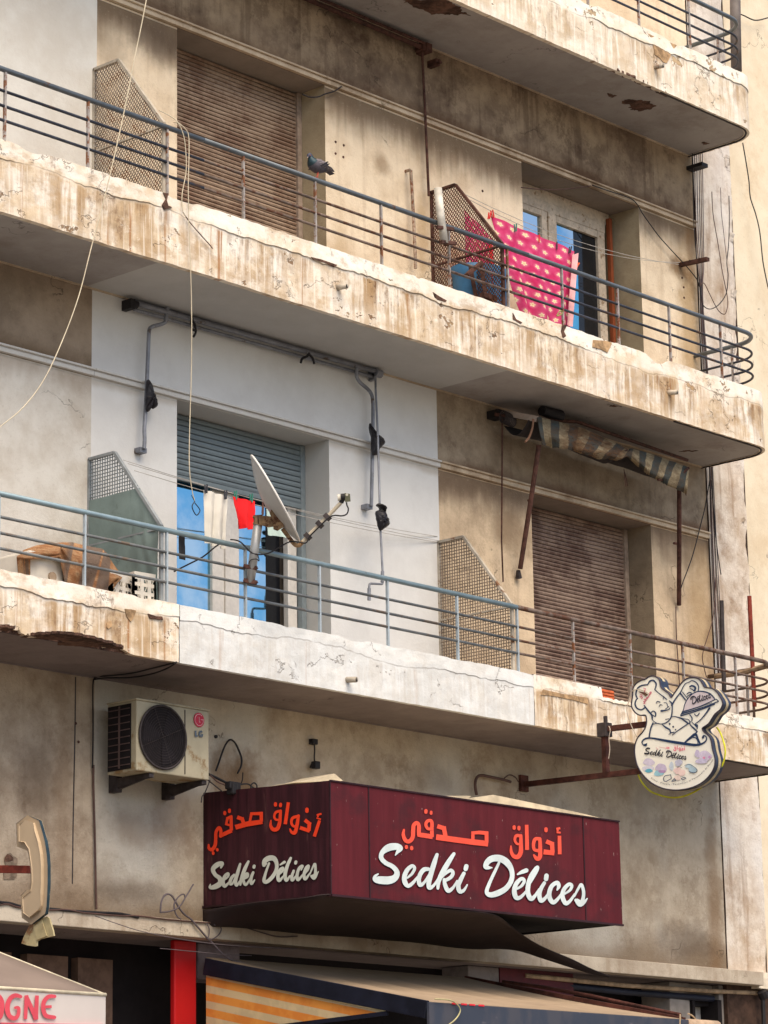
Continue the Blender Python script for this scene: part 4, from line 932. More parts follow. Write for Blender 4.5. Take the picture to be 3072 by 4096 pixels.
for (a, b, lb) in (((110,495),(265,515),'upper rusty strap holding the white tube to the railing'), ((150,635),(290,650),'lower rusty strap holding the white tube to the railing')):
    q = MB(); q.bar(PY(*t4(*a), -.02), PY(*t4(*b), .0), .03, .03); top(q, 'strap', m_rust, lb, 'strap', bevel=.004)
q = MB(); q.tube(smoothpts([tuple(PY(*t4(x, y), .03)) for x, y in ((1250,1335),(1262,1310),(1290,1288),(1305,1298),(1290,1320),(1252,1338))], 3), .006, 6); top(q, 'leaf_tie', simple('olive_ribbon', (.30, .28, .10), .7), 'small olive ribbon tied to the railing over the floral cloth', 'ribbon')
# clothes pegs
def peg(p, m, label, group=None, tilt=0.0):
    q = MB(); d = Vector((math.sin(tilt)*.035, 0, math.cos(tilt)*.035)); q.bar(p-d+Vector((0, -.008, 0)), p+d+Vector((0, -.012, 0)), .012, .007, up=(0, 1, 0)); q.bar(p-d+Vector((0, .008, 0)), p+d+Vector((0, .012, 0)), .012, .007, up=(0, 1, 0))
    return top(q, 'clothes_peg', m, label, 'clothes peg', group, bevel=.001)
m_pr = simple('red_peg', (.70, .03, .02), .4); m_pgn2 = simple('green_peg', (.05, .22, .16), .4); m_pd = simple('dark_peg', (.05, .05, .06), .5); m_po = simple('orange_peg', (.85, .12, .03), .4)
for (x, y), m_, lb, tl_ in (((610,385), m_pr, 'red peg at the top left corner of the floral cloth', .3), ((640,370), m_pr, 'second red peg crossing the first at the corner of the cloth', -.3), ((858,500), m_pgn2, 'green peg on the floral cloth', 0), ((1075,605), m_pr, 'upright red peg in the middle of the floral cloth', 0), ((1243,672), m_pd, 'dark peg over the right part of the floral cloth', 0), ((1375,710), m_pd, 'dark peg near the right end of the floral cloth', .3), ((1440,860), m_po, 'orange peg hanging at the right edge of the floral cloth', .6)):
    peg(PY(*t4(x, y), .35), m_, lb, 'clothes pegs', tl_)
# lower balcony laundry
d5 = rg(800, 1750, 650/1659)
cl = sheet_px([d5(42,535), d5(285,600), d5(255,1140), d5(60,1075)], .42, 40, 40, .020, 1.2, 7); top(cl, 'white_towel', simple('white_cotton', (.74, .71, .64), .95, var=.08, scale=5, bump=.006), 'white towel hanging on the line of the lower balcony', 'towel', solid=.004)
cl = sheet_px([d5(332,605), d5(555,650), d5(548,938), d5(388,925)], .40, 30, 24, .020, 4.2, 6); top(cl, 'red_cloth', simple('red_cotton', (.88, .02, .025), .95, var=.1, scale=9, bump=.006), 'bright red cloth hanging on the line behind the satellite dish', 'cloth', solid=.004)
cl = sheet_px([d5(670,655), d5(760,700), d5(890,1025), d5(700,995)], .45, 12, 18, .008, 6.2, 3); top(cl, 'pale_green_towel', simple('pale_green_cotton', (.50, .62, .56), .95, var=.15, scale=9, bump=.006), 'pale green towel hanging behind the satellite dish', 'towel', solid=.004)
cl = sheet_px([rg(0,2048)(1158,140), rg(0,2048)(1196,135), rg(0,2048)(1205,312), rg(0,2048)(1158,305)], .10, 6, 14, .006, 9.2, 2); top(cl, 'black_rag', m_black, 'black rag hanging behind the lower handrail, left of the dish', 'rag', solid=.003)
cl = sheet_px([d5(636,655), d5(652,658), d5(645,790), d5(628,790)], .3, 3, 10, .004, 2.2, 1); top(cl, 'brown_strap', m_rust, 'thin brown strip hanging beside the red cloth', 'strip', solid=.003)
for (x, y), m_, lb in (((62,525), m_pd, 'dark peg on the left of the white towel'), ((262,585), m_pd, 'dark peg on the right of the white towel'), ((362,590), m_pgn2, 'green peg on the left of the red cloth'), ((524,620), m_pgn2, 'green peg on the right of the red cloth'), ((690,680), m_pgn2, 'green peg on the pale green towel')):
    peg(PY(*d5(x, y), .40), m_, lb, 'clothes pegs')

# ------------------------------------------------------------------ blanket covered machine and baskets on the lower balcony
b7 = rg(0, 1900, 750/1659)
q = MB(); a_ = PY(*b7(255,930), .20); q.box((a_.x, .20, 5.88), (a_.x+.33, .62, 6.36)); mc = thing('washing_machine', 'white machine half hidden under the brown blanket on the lower balcony', 'washing machine', (a_.x+.16, .41, 5.88))
q.build('body', simple('white_enamel', (.72, .67, .58), .5, var=.08), mc, bevel=.02)
q = MB(); p = PY(*b7(460,900), .195); q.tube([p+Vector((0, .01, 0)), p+Vector((0, -.012, 0))], .034, 14); q.build('dial', simple('tan_dial', (.35, .26, .18), .6), mc)
def blk(g):
    u, v, _ = g.uv; n = g.noise(scale=14, detail=8, rough=.7); n2 = g.noise(scale=3, detail=4)
    col = g.mix((.30, .145, .07), (.44, .27, .15), n.sm(.4, .65)); st = g.noise(g.vec(u*7, .3, 2), 1, 2).sm(.50, .56)
    col = g.mix(col, (.15, .115, .095), st*.9*u.sm(.42, .5)); col = g.mix(col, (.12, .07, .04), n.sm(.58, .7)*.5)
    return dict(c=col, r=.95, s=.05, bump=(n+n2, .02))
m_blk = mat('brown_blanket_wool', blk)
q = MB()
topL, topR = [(150,722),(215,665),(330,625),(450,610),(560,600),(640,600),(760,630),(900,655),(940,690),(1000,790),(1085,905)], None
botL = [(150,735),(230,742),(330,745),(430,735),(530,725),(575,960),(680,1000),(780,1030),(900,1050),(985,1020),(1070,915)]
def bl(u, v):
    f = u*(len(topL)-1); i = min(int(f), len(topL)-2); t = f-i
    a = (topL[i][0]*(1-t)+topL[i+1][0]*t, topL[i][1]*(1-t)+topL[i+1][1]*t); b = (botL[i][0]*(1-t)+botL[i+1][0]*t, botL[i][1]*(1-t)+botL[i+1][1]*t)
    x, y = a[0]*(1-v)+b[0]*v, a[1]*(1-v)+b[1]*v
    Yv = .40 - .26*min(1, v*(1.6 if u < .4 else 2.6)) + .02*math.sin(u*30)*v + .03*noise.noise(Vector((u*8, v*4, 2)))
    return PY(*b7(x, y), Yv)
q.grid(bl, 80, 24)
def bl2(u, v):   # back flap hanging at the left and rear
    a = bl(u, 0); return Vector((a.x+.04*v, a.y+.22*v, a.z-.5*v*v))
q.grid(bl2, 40, 8)
def bl3(u, v):
    a = PY(*b7(150+u*115, 735+u*10), .16); b = PY(*b7(165+u*100, 930), .22); return a.lerp(b, v)
q.grid(bl3, 8, 8)
top(q, 'blanket', m_blk, 'stiff brown striped blanket draped over the white machine', 'blanket', solid=.008)
m_bas = simple('white_basket_plastic', (.72, .68, .60), .6, var=.08)
def basket(p, w_, h_, d_, rot, label):
    t = thing('plastic_basket', label, 'basket', p, 'pierced white plastic baskets'); M4 = Matrix.Translation(p) @ Matrix.Rotation(rot, 4, 'Z')
    def panel(a, b):
        q = MB(); a = Vector(a); b = Vector(b); L_ = (b-a).length; dx = (b-a)/L_
        nc = max(2, int(L_/.055)); nrw = max(2, int(h_/.06))
        for i in range(nc+1): q.bar(M4 @ (a+dx*L_*i/nc), M4 @ (a+dx*L_*i/nc+Vector((0, 0, h_))), .034 if i not in (0, nc) else .05, .006)
        for j in range(nrw+1): q.bar(M4 @ (a+Vector((0, 0, h_*j/nrw))), M4 @ (b+Vector((0, 0, h_*j/nrw))), .006, .026 if j not in (0, nrw) else .055)
        for i in range(nc):
            for j in range(nrw):
                c = a+dx*L_*(i+.5)/nc+Vector((0, 0, h_*(j+.5)/nrw)); e = .014*(1 if (i+j) % 2 else -1)
                q.bar(M4 @ (c-dx*e-Vector((0, 0, .028))), M4 @ (c+dx*e+Vector((0, 0, .028))), .007, .004)
        return q
    w2, d2 = w_/2, d_/2
    for a, b in (((-w2, -d2, 0), (w2, -d2, 0)), ((w2, -d2, 0), (w2, d2, 0)), ((w2, d2, 0), (-w2, d2, 0)), ((-w2, d2, 0), (-w2, -d2, 0))): panel(a, b).build('side', m_bas, t)
    q = MB(); q.box((-w2, -d2, .002), (w2, d2, .01), M4=M4); q.build('base', m_bas, t)
pz_ = PY(*b7(1000,990), .14)
basket((pz_.x+.09, .25, 6.05), .22, .225, .16, .12, 'low white pierced basket beside the blanket')
pz_ = PY(*b7(1220,980), .13)
basket((pz_.x+.08, .20, 6.05), .20, .26, .15, -.1, 'taller white pierced basket against the grey green screen')
obox(Vector((PY(*b7(1110,1040), .2).x, .28, 5.88)), .5, .3, .165, 0, simple('crate_red', (.25, .04, .03), .8), 'crate', 'dark red crate standing under the white baskets', 'crate')

# ------------------------------------------------------------------ satellite dish on the lower railing
ref = PY(1020, 2200, -.05)
def dd(x, y, f=0.0):
    x, y = d5(x, y); return PD(x, y, ref) + cf*f
cd_ = dd(762, 622, .10); e1 = (dd(1005, 1062, .10)-dd(515, 183, .10))/2
nrm = (cr*.875 + cu*.485 + cf*.10); nrm = (nrm - e1.normalized()*nrm.dot(e1.normalized())).normalized()
e2 = nrm.cross(e1.normalized())*e1.length*.93
dt = thing('satellite_dish', 'white satellite dish seen edge on, clamped to the railing of the lower balcony', 'satellite dish', tuple(dd(515, 1480)))
q = MB(); dep = e1.length*.24
def dish(u, v):
    r_ = v; an = u*2*math.pi; return cd_ + e1*r_*math.cos(an) + e2*r_*math.sin(an) - nrm*dep*(1-r_*r_)
q.grid(dish, 48, 12); q.build('reflector', simple('dish_grey_white', (.52, .50, .47), .5, var=.12, scale=5), dt, smooth=True, solid=.004)
q = MB(); q.tube([cd_+(e1*math.cos(a)+e2*math.sin(a))*1.0 for a in [2*math.pi*k/60 for k in range(61)]], .008, 8); q.build('rim', simple('dish_rim_white', (.78, .75, .70), .4, var=.05, dirt=(.3, .16, .08), dth=.66), dt, smooth=True)
m_mast = simple('galvanised_mast', (.46, .46, .45), .45, .4, var=.12, scale=5)
q = MB(); q.tube([dd(512, 1482), dd(592, 880)], .034, 18); q.tube([dd(598, 880), dd(592, 790)], .036, 16, m=1); q.build('mast', [m_mast, m_rust], dt, smooth=True)
for (x, y) in ((500, 1325), (500, 1470)):
    q = MB(); q.bar(dd(x-55, y-14, -.02), dd(x+85, y+12, -.02), .022, .03); q.bar(dd(x-45, y-10, .05), dd(x+80, y+14, .05), .014, .03); q.tube([dd(x-50, y-12, -.05), dd(x-50, y-12, .08)], .007, 6); q.tube([dd(x+82, y+12, -.05), dd(x+82, y+12, .08)], .007, 6); q.build('clamp', m_rust, dt)
m_brk = simple('rusty_bracket_yellowed', (.30, .19, .10), .75, .2, var=.5, scale=16, dirt=(.10, .04, .02), dth=.5)
q = MB(); q.prism([dd(*p, -.035) for p in ((560,800),(640,800),(760,810),(765,905),(700,915),(600,890),(560,875))], cf*.07); q.prism([dd(*p, -.05) for p in ((715,770),(745,720),(770,760),(850,880),(860,910),(790,950),(755,935),(745,850))], cf*.10)
q.tube([dd(540, 812, -.02), dd(640, 812, -.02)], .010, 8); q.tube([dd(540, 876, -.02), dd(620, 880, -.02)], .010, 8); q.build('bracket', m_brk, dt, bevel=.004)
q = MB(); q.tube(smoothpts([tuple(dd(*p)) for p in ((840,930),(900,1010),(960,1085),(990,1102),(1020,1095),(1050,1065))], 4), .016, 8); q.tube([dd(1050, 1065), dd(1120, 990), dd(1220, 890), dd(1300, 810), dd(1440, 665)], .015, 8, m=1)
for p in ((1100,1010),(1222,888),(1300,812)): 
    a_ = dd(*p); q.bar(a_-(cr*.6+cu*.6)*.022, a_+(cr*.6+cu*.6)*.022, .05, .05, m=2)
q.build('feed_arm', [m_brk, simple('arm_cream', (.55, .48, .36), .6, var=.2, dirt=(.25, .14, .08)), m_steel], dt, smooth=False)
q = MB(); 
def lnb(x0, y0, x1, y1, f0, f1, m): q.prism([dd(x0, y0, f0), dd(x1, y0+8, f0), dd(x1+6, y1, f0), dd(x0+6, y1+6, f0)], cf*(f1-f0), m=m)
lnb(1478, 568, 1530, 652, -.025, .035, 0); q.tube([dd(1405, 615), dd(1440, 612)], [.026, .022], 14, m=1); q.tube([dd(1438, 612), dd(1482, 608)], .028, 12, m=2); q.tube([dd(1462, 612), dd(1440, 668)], .018, 8, m=2)
q.tube([dd(1500, 585, -.028), dd(1500, 585, -.026)], .010, 12, m=1); q.build('receiver_head', [simple('lnb_olive_grey', (.16, .16, .10), .5), simple('lnb_cream', (.75, .70, .58), .5), m_black], dt, bevel=.002)
q = MB(); q.tube(smoothpts([tuple(dd(*p, -.03)) for p in ((1497,660),(1500,690),(1515,730),(1500,780),(1450,800),(1380,795),(1330,810),(1270,860),(1200,930),(1120,1010),(1090,1070),(1050,1075),(1000,1065),(930,1062),(860,1090),(780,1140),(700,1180),(600,1195),(520,1170),(470,1120),(420,1070),(370,1048),(310,1042))], 4), .0055, 6); q.tube(smoothpts([tuple(dd(*p, .02)) for p in ((215,1075),(150,1120),(60,1195),(0,1235),(-110,1290),(-270,1370))], 4), .006, 6); q.tube(smoothpts([tuple(dd(*p, -.05)) for p in ((500,1290),(520,1250),(580,1240),(605,1260),(600,1220),(590,1195))], 4), .004, 6)
q.build('lead', m_black, dt, smooth=True)

# ------------------------------------------------------------------ stripped awning frame on the pale blue wall
c5_ = c3(500, 1150); r55 = rg(1024, 1024)
aw = thing('retractable_awning', 'bare grey retractable awning frame under the balcony on the pale painted wall', 'awning frame', tuple(PY(*r44(920,1255), W)))
Yb = .79
L_ = PY(548, 1220, Yb); R_ = PY(1500, 1490, Yb); up_ = Vector((0, 0, 1))
q = MB(); q.tube([L_+up_*.012, R_+up_*.012], .020, 12); q.tube([L_-up_*.03+Vector((0, .03, 0)), R_-up_*.03+Vector((0, .03, 0))], .014, 10); q.tube([L_+Vector((0, .045, .045)), R_+Vector((0, .045, .045))], .016, 8); q.build('roller_bar', m_greypipe, aw, smooth=True)
q = MB(); q.tube([L_-Vector((.045, 0, 0)), L_], .030, 10, m=1); q.box((L_.x-.09, .76, L_.z-.05), (L_.x-.045, W-.002, L_.z+.03), m=1); q.build('end_gear', [m_greypipe, m_black], aw); q = MB(); q.tube([R_, R_+Vector((.07, 0, 0))], .036, 12); q.box((R_.x-.0, .80, R_.z-.06), (R_.x+.03, W-.002, R_.z+.05)); q.build('end_gear', [m_greypipe, m_black], aw)
q = MB(); q.tube(smoothpts([tuple(PY(*c5_(x, y), Yb)) for x, y in ((512,245),(500,300),(492,390),(470,425),(420,445),(340,465),(300,490),(288,540),(280,700),(270,950),(262,1150),(245,1500),(232,1700))]+[tuple(PY(*r44(x, y), Yb)) for x, y in ((937,1180),(934,1250))], 4), .016, 10); p = PY(*r44(922, 1258), .81); q.box((p.x-.03, .80, p.z-.02), (p.x+.04, W-.002, p.z+.02)); q.build('arm', m_greypipe, aw, smooth=False)
q = MB(); q.tube(smoothpts([tuple(PY(*r55(x, y), Yb)) for x, y in ((655,715),(652,780),(675,820),(715,855),(745,890),(757,940),(758,1050),(755,1200),(752,1400),(747,1620))], 4), .016, 10); p = PY(*r55(735, 1625), .81); q.box((p.x-.04, .80, p.z-.02), (p.x+.03, W-.002, p.z+.02)); q.build('arm', m_greypipe, aw)
k48 = rg(1024, 2048)
q = MB(); q.tube([PY(*r55(775,800), .74), PY(*r55(775,860), .70), PY(*r55(788,1130), .66), PY(*r55(802,1600), .6), PY(*k48(806,100), .58), PY(*k48(820,380), .55)], .0095, 8); q.tube(smoothpts([tuple(PY(*k48(x, y), .55)) for x, y in ((820,380),(823,420),(820,460),(805,467),(745,464),(735,475),(733,500))], 3), .010, 8); q.tube([PY(*k48(733,495), .55), PY(*k48(733,572), .55)], .015, 10); q.tube([PY(*k48(820,385), .55), PY(*k48(818,455), .55)], .014, 10); q.build('crank_rod', m_greypipe, aw)
def ragpoly(pts, fn, Y, label, name='black_rag'):
    q = MB(); P_ = [Vector(a) for a in smoothpts([tuple(PY(*fn(*p), Y)) for p in list(pts)+[pts[0]]], 3)[:-1]]; c_ = sum(P_, Vector())/len(P_); n_ = len(P_)
    for sg in (-1, 1):
        rings = [P_]
        for f_, h_ in ((.78, .018), (.5, .030), (.2, .034)):
            rings.append([c_.lerp(p, f_)+Vector((.006*noise.noise(p*60), sg*(h_+.016*noise.noise(Vector((p.x*45, sg*3, p.z*28)))), .006*noise.noise(p*50+Vector((9, 0, 0))))) for p in P_])
        for a, b in zip(rings, rings[1:]):
            for k in range(n_): q.quad(a[k], a[(k+1) % n_], b[(k+1) % n_], b[k])
        q.quad(*rings[-1])
    return top(q, name, simple('black_cloth', (.012, .010, .013), .38, scale=40, bump=.006), label, 'rag', 'black rags tied to the awning frame')
ragpoly(((948,808),(962,800),(975,812),(985,850),(1000,885),(1015,925),(1022,960),(1018,975),(992,992),(985,985),(978,955),(972,1000),(955,1010),(945,995),(942,950),(943,880)), r44, .76, 'black glove shaped rag tied round the left awning arm')
ragpoly(((733,1088),(742,1083),(750,1110),(768,1125),(785,1150),(815,1170),(838,1208),(815,1235),(795,1262),(795,1285),(765,1293),(752,1285),(750,1200),(745,1135)), r55, .74, 'black rag knotted round the right awning arm')
ragpoly(((780,1610),(795,1602),(812,1610),(838,1630),(840,1659)) , r55, .56, 'small black knot at the top of the crank rod bag')
ragpoly(((775,-5),(800,-12),(842,0),(850,30),(868,75),(835,105),(812,120),(795,115),(788,70),(780,40)), k48, .56, 'angular black bag hanging half way down the crank rod')
q = MB(); 
for pts in (((800,350),(812,400),(835,440),(845,490),(850,530),(835,570),(820,590)), ((800,370),(795,430),(810,460)), ((810,500),(835,515),(850,505))): q.tube(smoothpts([tuple(PY(*c5_(x, y), .74)) for x, y in pts], 4), .010, 6)
top(q, 'tie_cord', m_black, 'black cord knotted on the left of the awning bar with a dangling tail', 'cord')
q = MB()
for pts in (((290,692),(300,665),(330,650),(345,630)), ((345,640),(365,660),(378,700))): q.tube(smoothpts([tuple(PY(*r55(x, y), .74)) for x, y in pts], 4), .011, 6)
top(q, 'tie_cord', m_black, 'black cord knotted at the middle of the awning bar', 'cord')

# ------------------------------------------------------------------ torn striped awning on the right
w6 = rg(1950, 1600, 850/1659)
def stripes(g):
    u, v, _ = g.uv; w_ = g.noise(g.vec(u*6, v*2, 0), 1, 3)-.5
    s_ = ((u*9.5+w_*.3)._o('FRACT')-.5)._o('ABSOLUTE')
    col = g.mix((.34, .28, .18), (.068, .085, .085), s_.sm(.235, .265))
    dirt = g.noise(g.vec(u*14, v*3, 1), 1, 8, .7); zone = u.sm(.12, .2)*u.sm(.62, .42)
    col = g.mix(col, (.19, .085, .035), (dirt.sm(.40, .58)*zone)*.75); col = g.mix(col, (.10, .065, .04), g.noise(g.vec(u*16, v*4, 6), 1, 8, .75).sm(.36, .62)*.62); col = g.mix(col, (.05, .03, .022), g.noise(g.vec(u*30, v*8, 3), 1, 8, .75).sm(.50, .64)*.75*(zone*.6+.4))
    return dict(c=col, r=.95, s=.05, bump=(dirt, .02))
m_str = mat('striped_canvas', stripes)
at_ = thing('striped_awning', 'rotten blue and cream striped awning rolled up under the right end of the balcony', 'awning', tuple(PY(*w6(240, 1390), W)))
tp = [(385,130),(470,150),(560,172),(660,198),(760,228),(900,292),(1010,340),(1100,385),(1120,380),(1180,395),(1250,412),(1330,440),(1400,468),(1470,490),(1540,515),(1575,530)]
bt = [(430,352),(490,362),(560,378),(640,390),(700,405),(800,438),(900,462),(1005,468),(1095,445),(1180,522),(1230,560),(1280,600),(1340,632),(1400,662),(1490,702),(1555,735)]
def aw_fn(u, v):
    f = u*(len(tp)-1); i = min(int(f), len(tp)-2); t = f-i
    a = (tp[i][0]*(1-t)+tp[i+1][0]*t, tp[i][1]*(1-t)+tp[i+1][1]*t); b = (bt[i][0]*(1-t)+bt[i+1][0]*t, bt[i][1]*(1-t)+bt[i+1][1]*t)
    x, y = a[0]*(1-v)+b[0]*v, a[1]*(1-v)+b[1]*v; y += (10*noise.noise(Vector((u*20, v*3, 3)))+9*noise.noise(Vector((u*90, 0, 5))))*v
    return PY(*w6(x, y), .42-.10*math.sin(v*2.6)+.03*noise.noise(Vector((u*9, v*3, 5)))+.02*math.sin(u*34)*v)
q = MB(); q.grid(aw_fn, 110, 16); q.build('canvas', m_str, at_, solid=.006)
q = MB()    # back layer that sags behind
def aw_bk(u, v):
    p = aw_fn(u, .15); return Vector((p.x-.05*v, p.y+.10+.24*v, p.z+.03-.12*math.sin(v*3.0)*(1-.2*u)))
q.grid(aw_bk, 60, 8); q.build('canvas_lining', simple('dark_canvas', (.035, .03, .03), .95), at_, solid=.005)
q = MB(); q.tube([PY(*w6(60,112), .72), PY(*w6(370,150), .6), PY(*w6(700,170), .50), PY(*w6(1560,470), .50)], .016, 10, m=0); q.build('roller', [m_rust], at_, smooth=True)
q = MB()
for k in range(8): 
    c_ = PY(*w6(120+k*11, 130+k*5), .66); q.tube([c_+Vector((.004*math.cos(a), .04*math.cos(a), .055*math.sin(a))) for a in [2*math.pi*j/14 for j in range(15)]], .006, 5)
q.build('spring', m_steel, at_)
q = MB(); p = PY(*w6(480, 100), .55); q.tube([p-Vector((.10, 0, -.0)), p+Vector((.16, 0, -.0))], [.045, .055], 12); q.build('end_drum', m_black, at_); q = MB(); p = PY(*w6(75, 118), .80); q.box((p.x-.06, .74, p.z-.035), (p.x+.05, W-.002, p.z+.035)); q.build('wall_plate', m_black, at_)
q = MB(); a_ = PY(*w6(120,100), .72); b_ = PY(*w6(390,150), .42); q.bar(a_, b_, .03, .05); q.tube(smoothpts([tuple(PY(*w6(x, y), .40)) for x, y in ((358,150),(350,220),(325,290),(295,328))], 4), .010, 8, m=1); q.build('side_arm', [simple('pale_arm', (.33, .27, .23), .7), simple('torn_canvas_edge', (.22, .12, .075), .9)], at_)
q = MB(); q.tube([PY(*w6(402,350), .42), PY(*w6(345,740), .56), PY(*w6(255,1318), .80)], .022, 10); q.tube([PY(*w6(318,785), .6), PY(*w6(348,775), .6)], .012, 6); q.tube([PY(*w6(240,1330), .82), PY(*w6(244,1390), .84)], [.018, .03], 8, m=1); q.build('arm', [m_rust, m_steel], at_)
q = MB(); q.tube([PY(*w6(1497,700), .42), PY(*w6(1497,1100), .6), PY(*w6(1495,1600), .84)], .022, 10); q.tube([PY(*w6(1455,1118), .7), PY(*w6(1485,1122), .7)], .012, 6); q.build('arm', [m_rust], at_)
q = MB(); q.tube([PY(*w6(115,150), .70), PY(*w6(113,700), .74), PY(*w6(110,1100), .78), PY(*w6(122,1420), .80)], .0075, 6); q.build('crank_rod', m_rust, at_)
q = MB(); q.tube(smoothpts([tuple(PY(*w6(x, y), .36)) for x, y in ((1330,622),(1400,620),(1460,605),(1520,575),(1570,530))], 4), .012, 6); q.tube(smoothpts([tuple(PY(*w6(x, y), .37)) for x, y in ((780,420),(850,445),(920,440),(1000,425),(1090,390))], 4), .008, 6); q.build('binding_cord', m_rust, at_)
q = MB(); 
for pts in (((1065,540),(1072,600),(1078,675)), ((1070,560),(1085,620),(1092,672)), ((1545,690),(1540,720),(1552,745))): q.tube([PY(*w6(x, y), .5) for x, y in pts], .004, 5)
q.build('loose_thread', m_rust, at_)

# ------------------------------------------------------------------ air conditioner
m_ac = simple('ac_yellowed_enamel', (.40, .355, .25), .6, var=.2, scale=4, dirt=(.24, .15, .065), dth=.55)
ax0, ax1, ay0, ay1, az0, az1 = 14.655, 15.40, .41, .73, 4.935, 5.468
ac = thing('air_conditioner', 'yellowed white air conditioner unit mounted on the ground floor wall', 'air conditioner', ((ax0+ax1)/2, ay1, az0))
q = MB(); q.box((ax0+.004, ay0+.004, az0), (ax1, ay1, az1-.012)); q.box((ax0-.006, ay0-.006, az1-.012), (ax1+.004, ay1+.004, az1+.004)); q.build('casing', m_ac, ac, bevel=.010)
q = MB(); q.box((15.145, ay0-.001, az0+.02), (15.151, ay0+.006, az1-.03), m=0); q.build('panel_seam', m_steel, ac)
fc = Vector((14.915, ay0, 5.205)); R_ = .235
q = MB(); q.tube([fc+Vector((0, -.002, 0)), fc+Vector((0, .001, 0))], R_, 40); q.build('fan_opening', m_dark, ac)
q = MB(); ring = [fc+Vector((R_*math.cos(a), -.008, R_*math.sin(a))) for a in [2*math.pi*k/48 for k in range(49)]]; q.tube(ring, .009, 8, cap=False); gr_ = q.build('fan_grille', m_steel, ac, smooth=True)
q = MB()
for k in range(1, 12):
    r_ = R_*k/12; q.tube([fc+Vector((r_*math.cos(a), -.012, r_*math.sin(a))) for a in [2*math.pi*j/36 for j in range(37)]], .0009, 4, cap=False)
for k in range(4): a = math.pi*k/2+.4; q.tube([fc+Vector((0, -.012, 0)), fc+Vector((R_*math.cos(a), -.012, R_*math.sin(a)))], .0015, 4)
q.build('grille_wires', m_steel, gr_)
q = MB()
for k in range(3):
    a = 2*math.pi*k/3-1.2; pts = []
    for rr_, w1 in ((.03, .02), (.12, .06), (.20, .085)): pts.append((rr_, w1))
    L1 = [fc+Vector((r_*math.cos(a)-w1*math.sin(a), -.004, r_*math.sin(a)+w1*math.cos(a))) for r_, w1 in pts]; L2 = [fc+Vector((r_*math.cos(a)+w1*math.sin(a), -.0065, r_*math.sin(a)-w1*math.cos(a))) for r_, w1 in pts]
    for j in range(2): q.quad(L1[j], L1[j+1], L2[j+1], L2[j])
q.build('fan_blade', simple('fan_blade_plastic', (.012, .009, .011), .9), ac, solid=.002)
q = MB(); q.box((ax0-.001, ay0+.06, az0+.02), (ax0+.003, ay1-.01, az1-.03), m=0)
for k in range(9): z = az0+.05+k*.052; q.box((ax0-.006, ay0+.07, z), (ax0-.0015, ay1-.02, z+.007), m=1)
for y in (ay0+.17,): q.box((ax0-.008, y, az0+.03), (ax0-.0065, y+.02, az1-.04), m=1)
q.build('side_coil', [m_dark, simple('coil_brown', (.10, .065, .06), .7)], ac)
# maker's badge: red disc with face strokes, grey letters below
def onF(Y): return lambda x, y: PY(*a5(x, y), Y)
bc = PY(*a5(1185,420), ay0); q = MB(); q.tube([bc+Vector((0, -.0005, 0)), bc+Vector((0, -.004, 0))], .054, 32); bd = q.build('badge', simple('badge_red', (.45, .02, .05), .5, var=.1), ac)
q = MB(); nY = Vector((0, -1, 0)); f_ = lambda x, y: bc+Vector((x, -.0045, y))
circ = [(.043*math.cos(a), .043*math.sin(a), .0036) for a in [math.radians(15-k*12) for k in range(0, 28)]]
stroke(q, circ, f_, nY, n=2); stroke(q, [(.0, .022, .0036), (.0, -.016, .0036), (.014, -.016, .0036)], f_, nY, sharp=True); stroke(q, [(.043, .004, .0036), (.016, .004, .0036)], f_, nY, sharp=True); stroke(q, [(-.016, .016, .007), (-.015, .015, .007)], f_, nY, sharp=True)
q.build('badge_mark', simple('badge_pale', (.70, .45, .45), .5), bd)
q = MB(); F_ = onF(ay0-.002); stroke(q, [(1145,548,22),(1147,610,22),(1172,613,18)], F_, nY, sharp=True); stroke(q, [(1226,568,16),(1212,555,18),(1195,562,20),(1190,590,22),(1200,615,18),(1222,615,18),(1226,595,16),(1210,593,12)], F_, nY, sharp=True)
q.build('lettering', simple('badge_letter_grey', (.10, .13, .17), .5), ac)
for x in (14.80, 15.34):
    q = MB(); q.box((x, ay1+.05, 4.83), (x+.055, W-.001, 5.20)); q.box((x+.003, ay0+.02, az0-.035), (x+.05, W-.001, az0-.003)); q.prism([(x+.02, W-.02, 4.88), (x+.02, ay0+.05, az0-.037), (x+.02, ay0+.10, az0-.037), (x+.02, W-.02, 4.84)][::-1], (.02, 0, 0)); q.prism([(x+.004, W-.05, 4.86), (x+.004, ay0+.02, az0-.036), (x+.004, W-.05, az0-.036)], (.006, 0, 0)); q.build('wall_bracket', m_steel, ac, bevel=.003)
p = PY(*a5(1385,620), W); q = MB(); q.tube([p+Vector((0, .002, 0)), p+Vector((0, -.012, 0))], .014, 10); top(q, 'wall_plug', m_black, 'small black plug in the wall right of the air conditioner', 'wall plug')

